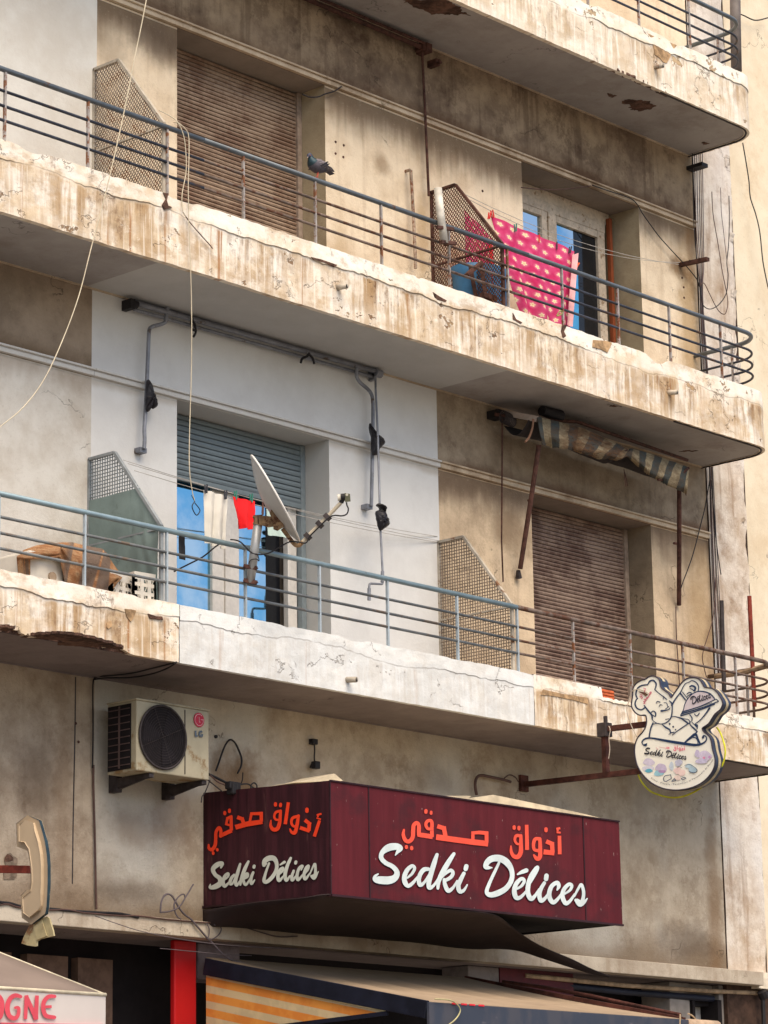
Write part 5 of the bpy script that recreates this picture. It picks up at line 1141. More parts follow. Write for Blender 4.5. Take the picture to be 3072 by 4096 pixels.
# ------------------------------------------------------------------ big shop sign
def signfn(g):
    X, Y, Z = g.pos; n = g.noise(g.vec(X*16, Y*16, Z*1.2), 1, 6, .6); n2 = g.noise(scale=3, detail=5)
    col = g.mix((.082, .009, .014), (.108, .013, .019), n.sm(.30, .70)); col = g.mix(col, (.20, .07, .055), g.noise(g.vec(X*9, Y*9, Z*1.6), 1, 7, .7).sm(.60, .72)*.55*Z.sm(4.6, 4.0))
    col = g.mix(col, (.045, .012, .016), n2.sm(.5, .65)*.6)
    col = g.mix(col, (.42, .32, .30), g.noise(g.vec(X*60, Y*60, Z*14), 1, 2).sm(.735, .76)*.7)
    return dict(c=col, r=.62, s=.18, bump=(n2, .004))
m_sign = mat('maroon_sign_panel', signfn)
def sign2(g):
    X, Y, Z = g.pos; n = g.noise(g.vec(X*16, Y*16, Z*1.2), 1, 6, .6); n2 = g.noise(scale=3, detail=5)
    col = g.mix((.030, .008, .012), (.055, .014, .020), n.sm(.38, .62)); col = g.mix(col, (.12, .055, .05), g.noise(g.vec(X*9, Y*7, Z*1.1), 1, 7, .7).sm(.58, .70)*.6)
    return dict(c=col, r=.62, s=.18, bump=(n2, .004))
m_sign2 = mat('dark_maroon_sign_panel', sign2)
m_rimd = simple('sign_edge_trim', (.035, .012, .016), .5, .3, var=.3)
sx0, sx1, sy0, sz0, sz1 = 15.78, 19.235, -.47, 4.03, 4.87
sg_ = thing('shop_sign', 'maroon box sign with red Arabic and white French lettering on two faces', 'shop sign', (sx0, W, sz0))
dz_ = .057   # the far end of the top edge sits a little higher on the wall side
q = MB(); q.quad((sx0, sy0, sz0), (sx1, sy0, sz0), (sx1, sy0, sz1+.006), (sx0, sy0, sz1)); q.build('front_panel', m_sign, sg_)
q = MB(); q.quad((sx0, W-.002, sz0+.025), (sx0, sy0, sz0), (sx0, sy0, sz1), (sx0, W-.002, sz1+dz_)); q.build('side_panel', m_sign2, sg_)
q = MB(); q.quad((sx0+.002, sy0+.004, sz0+.001), (sx0+.002, W-.002, sz0+.02), (sx1-.002, W-.002, sz0+.02), (sx1-.002, sy0+.004, sz0+.001)); q.quad((sx1, sy0, sz0), (sx1, W-.002, sz0), (sx1, W-.002, sz1), (sx1, sy0, sz1)); q.build('underside', m_dark, sg_)
q = MB(); T_ = simple('sign_top_sheet', (.55, .47, .34), .7, var=.25, scale=8)
q.quad((sx0+.004, sy0+.004, sz1-.003), (sx1-.004, sy0+.004, sz1-.003), (sx1-.004, W-.002, sz1-.003), (sx0+.004, W-.002, sz1-.003))
for pts, yb in ((((1180,3130),(1280,3112),(1338,3094),(1372,3123)), -.1), (((1740,3184),(1860,3183),(1885,3184),(1870,3196),(1830,3196)), -.2), (((1850,3198),(1972,3179),(2100,3205),(2300,3247),(2480,3290),(2400,3281),(2100,3236)), -.25)):
    P_ = [PY(x, y, yb) for x, y in pts]; c_ = sum(P_, Vector())/len(P_)
    q.prism([p for p in P_], (0, .35, 0))
q.build('top_sheet', T_, sg_)
q = MB(); q.bar((sx0, sy0-.004, sz0-.004), (sx1, sy0-.004, sz0-.004), .016, .02, up=(0, 1, 0)); q.bar((sx0-.004, W, sz0+.02), (sx0-.004, sy0, sz0-.004), .016, .02, up=(1, 0, 0)); q.bar((sx0, sy0-.003, sz1), (sx1, sy0-.003, sz1+.006), .012, .014, up=(0, 1, 0)); q.bar((sx0-.002, sy0-.002, sz0), (sx0-.002, sy0-.002, sz1), .010, .010, up=(1, 0, 0))
for px_ in (1476, 2333):
    a_ = PY(px_, 3350, sy0); q.bar((a_.x, sy0-.002, sz0), (a_.x, sy0-.002, sz1), .012, .006, up=(0, 1, 0))
q.build('edge_trim', m_rimd, sg_)
m_let = simple('letter_pale_blue_white', (.60, .68, .685), .55, var=.12, scale=9); m_let2 = simple('letter_cream', (.60, .62, .54), .5, var=.12, scale=6); m_ar = simple('letter_red', (.78, .085, .045), .5, var=.08); m_ar2 = simple('letter_orange_red', (.85, .055, .015), .5, var=.08); m_sh = simple('letter_shadow', (.018, .006, .03), .6)
K2 = lambda L, ox=0, oy=0: [(p[0]+ox, p[1]+oy, p[2]) for p in L]
SEDKI = [[(392,722,14),(420,680,45),(450,640,70),(400,618,85),(310,632,92),(235,690,62),(222,755,58),(275,815,56),(360,860,58),(410,925,66),(390,990,84),(320,1022,100),(220,1022,100),(155,1010,78),(150,975,40),(185,948,18)],
 [(535,995,24),(590,945,36),(622,880,40),(590,852,46),(530,905,56),(498,990,62),(512,1060,62),(550,1090,50),(605,1050,42),(655,985,26)],
 [(790,890,44),(735,895,58),(690,950,56),(672,1020,56),(690,1080,54),(740,1045,36),(800,950,30)], [(890,715,42),(858,810,62),(822,930,64),(792,1050,62),(800,1115,52),(855,1080,36),(905,1000,24)],
 [(1097,705,42),(1035,800,62),(965,920,66),(915,1030,56),(905,1120,36)], [(925,1020,24),(985,950,36),(1055,905,46),(1085,935,46),(1060,985,48),(1000,1022,44)], [(980,1015,40),(990,1080,52),(1028,1148,56),(1085,1112,38),(1135,1030,26)],
 [(1215,940,46),(1175,1020,56),(1148,1090,58),(1165,1155,56),(1212,1145,40),(1255,1078,20)], [(1244,855,58),(1236,888,56)]]
DELI = [[(205,872,12),(160,872,45),(125,858,62),(150,800,74),(210,762,84),(300,762,88),(385,815,84),(438,910,62),(435,1020,62),(370,1120,68),(270,1178,76),(180,1198,66),(138,1160,52),(170,1060,44),(225,940,40),(278,830,34),(290,790,26)],
 [(508,952,22),(560,925,48),(612,905,56)], [(505,1125,28),(560,1085,38),(588,1030,42),(555,1005,46),(495,1060,56),(468,1150,62),(490,1230,60),(545,1225,46),(620,1145,28)],
 [(625,1105,28),(690,1000,34),(745,900,34),(750,862,30),(722,880,36),(668,970,52),(635,1080,60),(632,1180,62),(668,1245,60),(715,1212,42),(765,1130,26)],
 [(828,1055,44),(785,1130,52),(768,1200,56),(788,1268,56),(838,1238,42),(890,1160,26)], [(858,968,58),(852,1008,58)],
 [(985,1140,20),(1005,1095,50),(985,1052,52),(925,1088,54),(893,1160,58),(895,1235,60),(938,1288,56),(995,1245,42),(1048,1170,28)],
 [(1078,1185,26),(1140,1140,36),(1160,1088,42),(1125,1072,46),(1068,1130,52),(1048,1215,58),(1085,1298,56),(1138,1272,42),(1195,1190,28)],
 [(1190,1215,26),(1240,1120,34),(1275,1075,38),(1300,1150,42),(1298,1225,44),(1275,1290,54),(1225,1265,46)], [(1208,1262,40),(1255,1318,50),(1305,1288,44),(1345,1242,14)]]
AR1 = [[(495,418,22),(487,480,36),(515,545,42),(560,555,44),(598,510,44),(605,430,44),(612,365,42),(645,335,40),(672,360,40),(674,420,42),(674,480,40)], [(830,400,34),(832,340,36),(815,308,36),(775,315,34),(757,355,34),(778,402,32),(828,408,30)],
 [(758,188,36),(757,208,34)], [(820,205,30),(819,222,30)], [(522,618,32),(523,632,32)], [(590,630,34),(590,645,34)]]
AR1s = [[(660,474,50),(842,500,50)], [(830,320,36),(832,505,40)], [(896,374,46),(975,398,46),(996,505,46)], [(882,504,60),(1100,535,60),(1300,562,60),(1505,585,60)], [(1322,545,38),(1322,455,34),(1400,450,38),(1485,458,42),(1486,570,40)]]
AR2 = [[(548,488,34),(548,600,42),(545,690,48),(510,742,50),(460,732,42),(432,680,34),(428,615,18)], [(545,492,34),(492,490,34),(474,540,28),(500,585,26),(545,590,24)], [(466,382,34),(466,400,34)], [(523,388,34),(523,408,34)],
 [(778,525,34),(722,530,38),(702,590,36),(712,655,34),(770,668,36)], [(778,525,34),(782,650,42),(778,740,46),(745,765,46),(706,722,22)], [(851,408,38),(851,428,36)]]
AR2s = [[(618,358,38),(624,660,42)], [(852,556,46),(922,586,46),(928,690,46)], [(820,682,54),(950,698,50)], [(1010,490,38),(1014,712,40)], [(1020,398,24),(985,405,24),(990,435,22)], [(975,448,20),(1025,452,20)]]
AR3 = [[(137,838,22),(142,880,36),(180,895,44),(215,840,42),(222,760,40),(226,685,38),(262,632,38),(284,668,38),(280,735,38)], [(192,932,34),(193,945,32)], [(240,893,34),(242,900,34)], [(328,448,36),(328,465,36)], [(384,420,36),(384,440,36)],
 [(1000,430,34),(990,560,42),(965,640,48),(915,655,46),(882,610,36),(885,545,16)], [(998,432,32),(945,448,32),(925,500,28),(945,535,28),(985,540,26)], [(940,345,38),(940,362,38)], [(998,350,36),(996,370,36)],
 [(1212,490,36),(1195,600,42),(1170,690,44),(1130,685,34),(1112,650,20)], [(1210,495,34),(1145,515,36),(1128,570,32),(1150,612,30),(1195,618,30)], [(1315,412,42),(1315,435,42)]]
AR3s = [[(278,728,46),(412,665,50)], [(408,668,40),(404,502,38),(362,520,34),(346,590,28),(395,605,26)], [(478,506,46),(538,528,44),(560,590,44)], [(456,628,58),(600,588,60),(782,560,54)], [(628,575,30),(650,465,34),(768,462,42),(770,560,40)],
 [(1092,328,38),(1055,590,42)], [(1290,540,44),(1345,584,44),(1338,670,44)], [(1232,632,44),(1350,672,42)], [(1468,545,36),(1405,738,40)], [(1492,465,22),(1445,478,22),(1450,505,20)], [(1432,515,18),(1485,532,18)]]
SED2 = [[(285,1112,22),(300,1062,46),(240,1078,60),(190,1130,52),(215,1195,46),(270,1240,54),(275,1300,64),(215,1340,60),(155,1350,36),(158,1312,14)], [(335,1252,22),(372,1215,26),(372,1182,30),(335,1208,36),(312,1275,42),(330,1335,40),(390,1282,22)],
 [(440,1200,32),(405,1240,38),(390,1300,38),(420,1302,26),(460,1215,22)], [(512,1068,28),(485,1165,42),(458,1270,40),(470,1325,34),(512,1268,20)], [(612,1038,28),(568,1130,44),(528,1250,40),(515,1318,24)], [(542,1232,22),(596,1182,34),(600,1218,34),(555,1245,30)], [(552,1245,28),(562,1298,36),(590,1312,30),(640,1232,18)],
 [(670,1170,32),(645,1240,38),(650,1305,36),(688,1260,16)], [(683,1092,36),(680,1108,36)],
 [(835,1062,12),(800,1090,32),(810,1035,58),(860,1000,64),(920,1002,60),(952,1060,46),(948,1140,42),(900,1225,46),(835,1282,44),(802,1268,42),(820,1180,32),(862,1060,26)], [(995,1078,18),(1048,1045,34)],
 [(985,1192,20),(1025,1150,28),(1030,1115,30),(992,1140,34),(970,1215,42),(985,1268,38),(1040,1210,20)], [(1040,1172,20),(1105,1045,24),(1122,988,24),(1085,1070,38),(1052,1190,44),(1066,1265,38),(1110,1210,20)],
 [(1155,1150,30),(1132,1218,36),(1140,1262,36),(1190,1200,18)], [(1182,1042,36),(1178,1058,36)], [(1245,1140,16),(1260,1092,34),(1220,1122,34),(1196,1205,38),(1210,1258,36),(1270,1190,18)],
 [(1285,1192,20),(1328,1132,26),(1335,1088,28),(1302,1118,32),(1280,1198,38),(1296,1248,36),(1350,1180,18)], [(1350,1190,18),(1408,1065,26),(1418,1130,32),(1412,1195,36),(1372,1215,30)], [(1368,1212,28),(1405,1240,34),(1452,1160,12)]]
def letters(strk, sharp, to3d, nrm_, m, name, parent, wk=1.0, mb=None, build=True):
    q = mb or MB()
    for s_ in strk: stroke(q, s_, to3d, nrm_, wk=wk)
    for s_ in sharp: stroke(q, s_, to3d, nrm_, sharp=True, wk=wk)
    return q.build(name, m, parent) if build else q
cA, cB, cC = c3(1450, 3180), c3(1900, 3180), c3(790, 3100)
fA = lambda Y: (lambda x, y: PY(*cA(x, y), Y)); fB = lambda Y: (lambda x, y: PY(*cB(x, y), Y)); fC = lambda X: (lambda x, y: PX(*cC(x, y), X))
nX = Vector((-1, 0, 0))
for S_, f_ in ((SEDKI, fA(sy0-.002)), (DELI, fB(sy0-.002))): letters(S_, [], lambda x, y, f_=f_: f_(x-3, y+6), nY, m_sh, 'lettering_shadow', sg_, 1.04)
letters(SEDKI, [], fA(sy0-.007), nY, m_let, 'lettering', sg_, .93); letters(DELI, [], fB(sy0-.007), nY, m_let, 'lettering', sg_, .93)
letters(AR1, AR1s, fA(sy0-.004), nY, m_ar, 'arabic_lettering', sg_, 1.12); letters(AR2, AR2s, fB(sy0-.004), nY, m_ar, 'arabic_lettering', sg_, 1.12)
for S_ in (SED2[:7], SED2[7:]): letters(S_, [], lambda x, y: fC(sx0-.002)(x-2, y+4), nX, m_sh, 'lettering_shadow', sg_, 1.04)
letters(SED2[:7], [], fC(sx0-.009), nX, m_let2, 'lettering', sg_); letters(SED2[7:], [], fC(sx0-.009), nX, m_let2, 'lettering', sg_); letters(AR3[:5], [AR3s[k] for k in (0, 1, 2, 3, 4)], fC(sx0-.004), nX, m_ar2, 'arabic_lettering', sg_); letters(AR3[5:], AR3s[5:], fC(sx0-.004), nX, m_ar2, 'arabic_lettering', sg_)

# dark canvas stretched from the sign's lower edge back to the ledge, its tail drooping to the right
m_tarp = simple('dark_brown_canvas', (.026, .016, .016), .75, var=.25, scale=3, bump=.01)
R6, R8 = c3(1193, 3543), c3(1746, 3543)
top_ = [((812,3640), .78), ((1000,3612), .25), ((1200,3592), -.30), ((1318,3577), -.47), ((1480,3596), -.47), ((1640,3618), -.47), ((1820,3640), -.47), ((1975,3657), -.47), ((2040,3705), -.3), ((2110,3751), -.2), ((2200,3800), -.15), ((2299,3843), -.1), ((2380,3882), -.1), ((2440,3905), -.1)]
bot_ = [((812,3690), .80), ((1000,3712), .74), ((1193,3732), .70), ((1300,3742), .68), ((1450,3752), .66), ((1600,3765), .64), ((1746,3779), .60), ((1900,3795), .56), ((1990,3797), .5), ((2080,3803), .3), ((2180,3836), .1), ((2299,3874), .0), ((2380,3898), -.05), ((2440,3908), -.09)]
tpP = smoothpts([tuple(PY(*p, y)) for p, y in top_], 5); btP = smoothpts([tuple(PY(*p, y)) for p, y in bot_], 5)
def tarp(u, v):
    i = min(int(u*(len(tpP)-1)+.5), len(tpP)-1); a = Vector(tpP[i]); b = Vector(btP[i]); p = a.lerp(b, v)
    return p+Vector((0, 0, -.07*math.sin(math.pi*v)*(1-u)+.012*noise.noise(Vector((u*9, v*3, 1)))))
q = MB(); q.grid(tarp, len(tpP)-1, 12); top(q, 'canvas_sheet', m_tarp, 'dark brown canvas slung under the maroon sign and drooping to the right', 'canvas', smooth=True, solid=.006)

# ------------------------------------------------------------------ chef sign on its bracket
XS = 19.55; sc5 = rg(2450, 2680, 550/1659)
def F5(X=XS): return lambda x, y: PX(*sc5(x, y), X)
outl = [(235,370),(245,300),(250,220),(290,160),(350,125),(400,110),(440,82),(490,72),(540,90),(570,130),(580,190),(600,225),(640,255),(680,285),(710,330),(740,290),(790,220),(840,150),(900,105),(960,92),(1020,98),(1060,125),(1090,170),(1110,205),(1160,215),(1210,225),(1260,265),(1290,310),(1325,370),(1330,420),(1300,480),(1240,530),(1200,590),(1160,650),(1100,690),(1085,712),(1110,750),(1150,780),(1185,830),(1200,900),(1210,960),(1230,1030),(1240,1090),(1230,1170),(1190,1250),(1120,1330),(1030,1390),(920,1430),(800,1448),(700,1445),(600,1425),(500,1380),(420,1320),(350,1240),(300,1150),(275,1050),(268,960),(280,880),(310,810),(360,755),(395,700),(412,640),(410,580),(395,545),(340,548),(290,525),(250,480),(230,430)]
chf = thing('chef_sign', 'white cut out chef shaped sign hanging out over the pavement on a rusty bracket', 'sign', tuple(PX(2700, 3170, XS)))
O2 = smoothpts(outl+[outl[0]], 3)[:-1]
q = MB(); P_ = [F5()(x, y) for x, y in O2]; q.prism(P_, (.115, 0, 0), m=0, m2=1); q.build('box', [simple('sign_face_cream', (.93, .90, .78), .5, var=.03, scale=3), simple('sign_side_navy', (.035, .045, .075), .4, .4, var=.4, scale=8)], chf)
q = MB(); q.tube([p+Vector((-.002, 0, 0)) for p in P_]+[P_[0]+Vector((-.002, 0, 0))], .006, 6, cap=False); q.build('edge_trim', simple('sign_edge_dark', (.04, .03, .05), .5), chf)
q = MB()
for k in range(0, len(P_)):
    a_, b_ = P_[k], P_[(k+1) % len(P_)]; c_ = sum(P_, Vector())/len(P_)
    n_ = Vector((0, (b_-a_).z, -(b_-a_).y)).normalized()
    if n_.dot(a_-c_) < 0: n_ = -n_
    q.quad(a_+Vector((.042, 0, 0))+n_*.003, b_+Vector((.042, 0, 0))+n_*.003, b_+Vector((.075, 0, 0))+n_*.003, a_+Vector((.075, 0, 0))+n_*.003)
q.build('side_band', simple('sign_side_cream', (.50, .42, .28), .5, var=.3), chf)
BL5 = [[(385,458,14),(345,480,12),(295,460,14),(272,410,14),(285,360,12),(302,345,10)],[(302,345,12),(282,295,14),(300,225,14),(350,188,14),(422,178,12)],[(428,172,10),(450,135,14),(490,125,14),(525,160,14),(522,205,12),(510,232,8)],[(510,235,10),(560,280,8),(620,325,10),(655,355,10)],[(385,430,12),(430,490,15),(475,545,16),(480,590,12)],
 [(475,550,10),(490,610,8),(560,650,8),(640,640,10),(690,600,10),(716,540,12),(722,450,12),(715,400,14),(685,372,8)],[(625,395,8),(655,400,7),(668,440,7)],[(530,400,9),(545,380,9),(575,388,9)],[(565,442,7),(580,420,9),(602,426,7)],[(592,494,20),(630,490,14),(680,478,9),(697,455,6)],[(640,470,7),(680,440,7)],[(470,510,10),(492,495,10),(520,520,13),(516,560,10),(482,540,6)],[(612,352,7),(615,325,7)],[(640,596,7),(682,588,7)],
 [(716,425,16),(760,350,12),(820,270,10),(850,210,8),(880,165,8),(930,145,8)],[(930,145,7),(960,128,9),(1010,150,11),(1040,200,11),(1035,250,8)],[(820,282,15),(850,320,13),(882,362,12)],[(845,265,8),(905,340,8)],[(935,202,14),(962,190,16),(1000,210,18),(992,250,16),(965,235,9),(940,225,9)],[(900,292,9),(930,270,11),(955,285,9),(905,318,8)],
 [(822,545,9),(855,480,8),(870,420,9),(905,350,9),(965,288,9),(1040,257,11),(1120,265,13),(1180,290,13),(1220,330,13),(1235,352,9)],[(840,503,8),(1050,440,8),(1250,350,8)],[(1250,350,8),(1278,375,9),(1270,385,9)],[(835,528,12),(1060,462,11),(1275,380,9)],[(828,552,12),(1030,490,11),(1232,412,12)],[(838,516,5),(1200,395,5)],
 [(990,532,9),(1020,555,9),(1050,520,9)],[(1172,460,18),(1132,520,13),(1065,600,10),(1000,650,8)],[(935,540,10),(962,580,11),(958,620,8)],[(810,575,8),(870,590,8),(920,600,8),(940,640,8)],[(748,560,8),(820,580,13),(860,605,14),(902,636,16)],[(940,620,8),(935,655,10),(990,712,15),(1020,742,10)],[(960,632,7),(1020,692,9),(1018,712,8)],[(1000,660,15),(1022,668,15),(1022,695,12)],
 [(925,640,11),(850,690,10),(780,738,9),(722,785,8)],[(600,655,8),(640,690,15),(690,720,15),(705,755,11),(745,750,10)],[(712,755,9),(682,778,6)],[(490,640,12),(465,700,13),(450,770,13),(445,822,13)],[(490,655,8),(540,645,7),(600,655,7)],[(700,582,8),(722,565,8),(752,560,8)],[(862,884,12),(900,850,18),(950,810,24),(1000,775,26),(1030,830,16),(1055,884,16)],[(872,888,8),(900,840,8),(950,815,10),(1005,820,10),(1030,860,10),(1030,888,8)],[(1022,740,12),(1005,765,14)],
 [(412,890,12),(398,905,26),(368,900,10),(358,865,12),(395,830,15),(470,822,16),(600,845,22),(740,870,26),(880,890,26),(1000,905,24),(1080,890,17),(1130,850,13),(1132,808,11),(1102,792,13),(1092,815,22)],[(690,650,18)],[(733,685,18)],[(763,720,14)]]
letters(BL5, [], F5(XS-.003), nX, simple('sign_blue_ink', (.012, .035, .10), .5, var=.1), 'drawing', chf, 1.25)
q = MB(); q.prism([F5(XS-.0015)(x, y) for x, y in ((842,500),(872,420),(910,350),(965,292),(1040,262),(1120,270),(1180,295),(1220,332),(1248,350),(1050,438))], (-.001, 0, 0)); q.build('cloche_tint', simple('pale_lilac', (.66, .58, .60), .5, var=.05), chf)
def mapT(pts, sx, sy, kx, ox, oy, wk, rot=0.0):
    out = []
    for p in pts:
        x = (p[0]-125)*sx; y = (p[1]-1080)*sy + (p[0]-125)*kx; c_, s_ = math.cos(rot), math.sin(rot); out.append((ox+x*c_-y*s_, oy+x*s_+y*c_, p[2]*wk))
    return out
q = MB()
for s_ in SEDKI: stroke(q, mapT(s_, .198, .17, .008, 385, 1020, .20), F5(XS-.004), nX)
for s_ in DELI: stroke(q, mapT(K2(s_, 1350), .198, .17, .008, 385, 1020, .20), F5(XS-.004), nX)
for s_ in DELI: stroke(q, mapT(K2(s_, 90), .195, .19, -.022, 945, 400, .19, math.radians(-19)), F5(XS-.004), nX)
q.build('lettering', simple('sign_black_ink', (.01, .012, .03), .5), chf)
q = MB(); f_ = F5(XS-.004)
for S_, sh2 in ((AR2, False), (AR2s, True)):
    for s_ in S_: stroke(q, [(735+(p[0]-410)*.225, 912+(p[1]-370)*.165, p[2]*.19) for p in s_], f_, nX, sharp=sh2)
stroke(q, [(650,932,6),(685,935,8),(685,948,7),(650,945,6)], f_, nX, sharp=True); stroke(q, [(560,928,3),(650,945,3)], f_, nX, sharp=True); stroke(q, [(525,935,4),(550,960,4)], f_, nX, sharp=True)
# the same words set aslant on the hat
for S_, sh2 in ((AR2, False), (AR2s, True)):
    for s_ in S_:
        stroke(q, [((lambda a, b: (335+a*.42+b*.55, 345-a*.92+b*.35))((p[0]-410)*.22, (p[1]-560)*.16))+(p[2]*.18,) for p in s_], f_, nX, sharp=sh2)
for S_, sh2 in ((AR1, False), (AR1s, True)):
    for s_ in S_:
        stroke(q, [((lambda a, b: (375+a*.50+b*.55, 410-a*.85+b*.35))((p[0]-470)*.17, (p[1]-480)*.15))+(p[2]*.17,) for p in s_], f_, nX, sharp=sh2)
q.build('red_lettering', simple('sign_pink_red_ink', (.70, .10, .20), .5), chf)
q = MB(); p = f_(400, 280); q.prism([f_(*k) for k in ((315,258),(345,262),(400,275),(430,295),(400,320),(370,290),(335,275))], (-.004, 0, 0)); q.build('hole', simple('torn_brown', (.14, .07, .045), .9), chf)
# faded food pictures
foods = [((440,1110,70,42), (.66,.60,.72)), ((430,1190,70,36), (.68,.66,.74)), ((440,1215,45,22), (.12,.42,.55)), ((590,1180,68,52), (.62,.54,.70)), ((560,1245,58,36), (.34,.60,.70)), ((600,1225,44,20), (.46,.30,.50)), ((715,1160,26,50), (.60,.68,.76)), ((800,1120,46,40), (.56,.56,.68)), ((790,1215,45,40), (.84,.62,.58)), ((840,1240,48,36), (.86,.66,.60)), ((790,1300,40,32), (.84,.68,.60)), ((930,1160,50,26), (.50,.64,.70)), ((970,1205,50,36), (.40,.54,.62)), ((1030,1010,32,46), (.64,.56,.74)), ((1120,1040,80,60), (.70,.62,.76)), ((1080,1100,70,34), (.60,.56,.72)), ((1110,1060,16,14), (.75,.28,.45)), ((1175,1050,16,16), (.6,.34,.6))]
for (x, y, a, b), col in foods:
    q = MB(); off = Vector((-.0022-.0003*(foods.index(((x, y, a, b), col))), 0, 0)); q.poly([F5(XS)(x+a*math.cos(t)*(1+.12*math.sin(3*t+x)), y+b*math.sin(t)*(1+.12*math.cos(2*t+y)))+off for t in [2*math.pi*k/22 for k in range(22)]]); q.build('food_picture', simple('print_%d' % x, col, .5, var=.12, scale=30, bump=0), chf)
q = MB(); 
for pl_ in (((615,1300),(640,1275),(705,1265),(712,1310),(650,1345),(625,1340)), ((715,1345),(750,1310),(765,1335)), ((830,1310),(870,1295),(888,1305),(850,1328))): stroke(q, [(x, y, 9) for x, y in pl_+(pl_[0],)], F5(XS-.008), nX, sharp=True)
stroke(q, [(785,1178,6),(810,1168,6),(840,1180,6)], F5(XS-.008), nX); stroke(q, [(870,1150,6),(930,1140,5),(1000,1180,6),(1020,1220,8),(980,1240,8),(925,1225,8)], F5(XS-.008), nX)
for k in range(26): x = 1010+185*random.random(); y = 960+150*random.random(); stroke(q, [(x, y, 6)], F5(XS-.008), nX, sharp=True)
q.build('print_outline', simple('print_dark_blue', (.04, .07, .14), .5), chf)
# small line of writing round the lower edge, letter by letter
txt = 'Snack - Pizzeria - Festival jus et Viennoiserie de Maison'
arc_ = smoothpts([(458,1305),(520,1345),(590,1372),(680,1388),(780,1385),(880,1365),(960,1330),(1040,1285),(1110,1220),(1165,1160),(1205,1105),(1220,1080)], 8)
seg = [0]
for i in range(1, len(arc_)): seg.append(seg[-1]+math.hypot(arc_[i][0]-arc_[i-1][0], arc_[i][1]-arc_[i-1][1]))
cu_d = bpy.data.curves.new('glyphs', 'FONT'); adv = {}
wid = lambda ch: {' ': .5, '-': .55, 'i': .42, 'l': .42, 'j': .42, 't': .55, 'f': .5, 'r': .6, 'P': 1, 'S': 1, 'F': 1, 'V': 1.05, 'M': 1.3, 'm': 1.4}.get(ch, .92)
tot = sum(wid(c) for c in txt); pos_ = 0; q = MB()
for ch in txt:
    wch = wid(ch); d_ = (pos_+wch*.5)/tot*seg[-1]; pos_ += wch
    if ch == ' ': continue
    i = max(k for k in range(len(seg)) if seg[k] <= d_); i = min(i, len(arc_)-2); t = (d_-seg[i])/(seg[i+1]-seg[i]); x = arc_[i][0]*(1-t)+arc_[i+1][0]*t; y = arc_[i][1]*(1-t)+arc_[i+1][1]*t
    dx, dy = arc_[i+1][0]-arc_[i][0], arc_[i+1][1]-arc_[i][1]; l = math.hypot(dx, dy); dx /= l; dy /= l
    cu_d.body = ch; cu_d.size = 30; cu_d.resolution_u = 2; cu_d.align_x = 'CENTER'; o_ = bpy.data.objects.new('glyph_tmp', cu_d); C.objects.link(o_)
    bpy.context.view_layer.update(); me_ = bpy.data.meshes.new_from_object(o_.evaluated_get(bpy.context.evaluated_depsgraph_get())); bpy.data.objects.remove(o_)
    b0 = len(q.v)
    for v_ in me_.vertices: q.v.append(F5(XS-.003)(x+v_.co.x*dx+v_.co.y*dy, y+v_.co.x*dy-v_.co.y*dx))
    for pf in me_.polygons: q.f.append(tuple(b0+k for k in pf.vertices)); q.m.append(0); q.uv.append([(0,0)]*len(pf.vertices))
    bpy.data.meshes.remove(me_)
bpy.data.curves.remove(cu_d); q.build('small_lettering', simple('sign_dark_text', (.05, .04, .06), .5), chf)
# yellow cable round the sign
q9 = rg(2250, 2600, 822/1659)
cable([PX(*q9(x, y), XS+.10) for x, y in ((605,960),(612,1010),(650,1080),(710,1140),(780,1170),(850,1188),(930,1190),(1010,1170),(1100,1125),(1180,1060),(1240,1000),(1290,930),(1312,850),(1310,780),(1290,710),(1270,660),(1245,625)) ], .008, simple('yellow_cable', (.62, .60, .03), .5), 'bright yellow cable looped round the lower half of the chef sign')
# bracket
m_brs = simple('bracket_dark_red_rust', (.085, .030, .022), .8, .2, var=.5, scale=16)
br = thing('sign_bracket', 'rusty square tube bracket holding the chef sign out from the balcony', 'bracket', (19.60, W, 5.3))
q = MB(); a_ = PY(2062, 3143, W-.01); Xb = XS+.07
pA = PX(2062, 3143, Xb); pB = PX(2560, 3092, Xb); q.bar((Xb, W, pA.z), (Xb, -1.1, pB.z+.0), .045, .04, up=(1, 0, 0)); q.box((Xb-.05, W-.03, pA.z-.06), (Xb+.05, W-.001, pA.z+.08)); q.build('lower_arm', m_brs, br)
q = MB(); pC = PX(*q9(340, 640), Xb); pD = PX(*q9(672, 598), Xb); q.bar((Xb, pC.y+.015, pC.z), (Xb, -1.1, pD.z-.02), .045, .045, up=(1, 0, 0)); q.build('upper_arm', m_brs, br)
q = MB(); pE = PX(*q9(352, 1020), Xb); q.bar((Xb, pC.y, pE.z), (Xb, pC.y, pC.z-.023), .045, .045, up=(1, 0, 0)); q.build('upright', m_brs, br)
q = MB(); pF = PX(*q9(300, 640), Xb-.02); q.box((Xb-.045, -.10, pF.z-.07), (Xb+.045, -.004, pF.z+.05)); q.box((Xb-.012, -.08, pF.z+.05), (Xb+.012, -.05, pF.z+.11)); q.build('fixing_plate', m_steel, br, bevel=.004)
cable([PX(*q9(x, y), XS-.01) for x, y in ((700,355),(660,330),(600,318),(560,335),(545,375),(530,430),(520,480),(530,540),(560,620),(600,700))], .004, simple('thin_white_wire', (.55, .47, .38), .6), 'thin pale wire looping out of the hole in the chef hat')
cable([PX(*q9(x, y), Xb-.04) for x, y in ((375,615),(385,650),(375,720),(382,800),(372,880))], .004, simple('pale_string', (.5, .42, .34), .7), 'pale string hanging from the upper arm of the sign bracket')

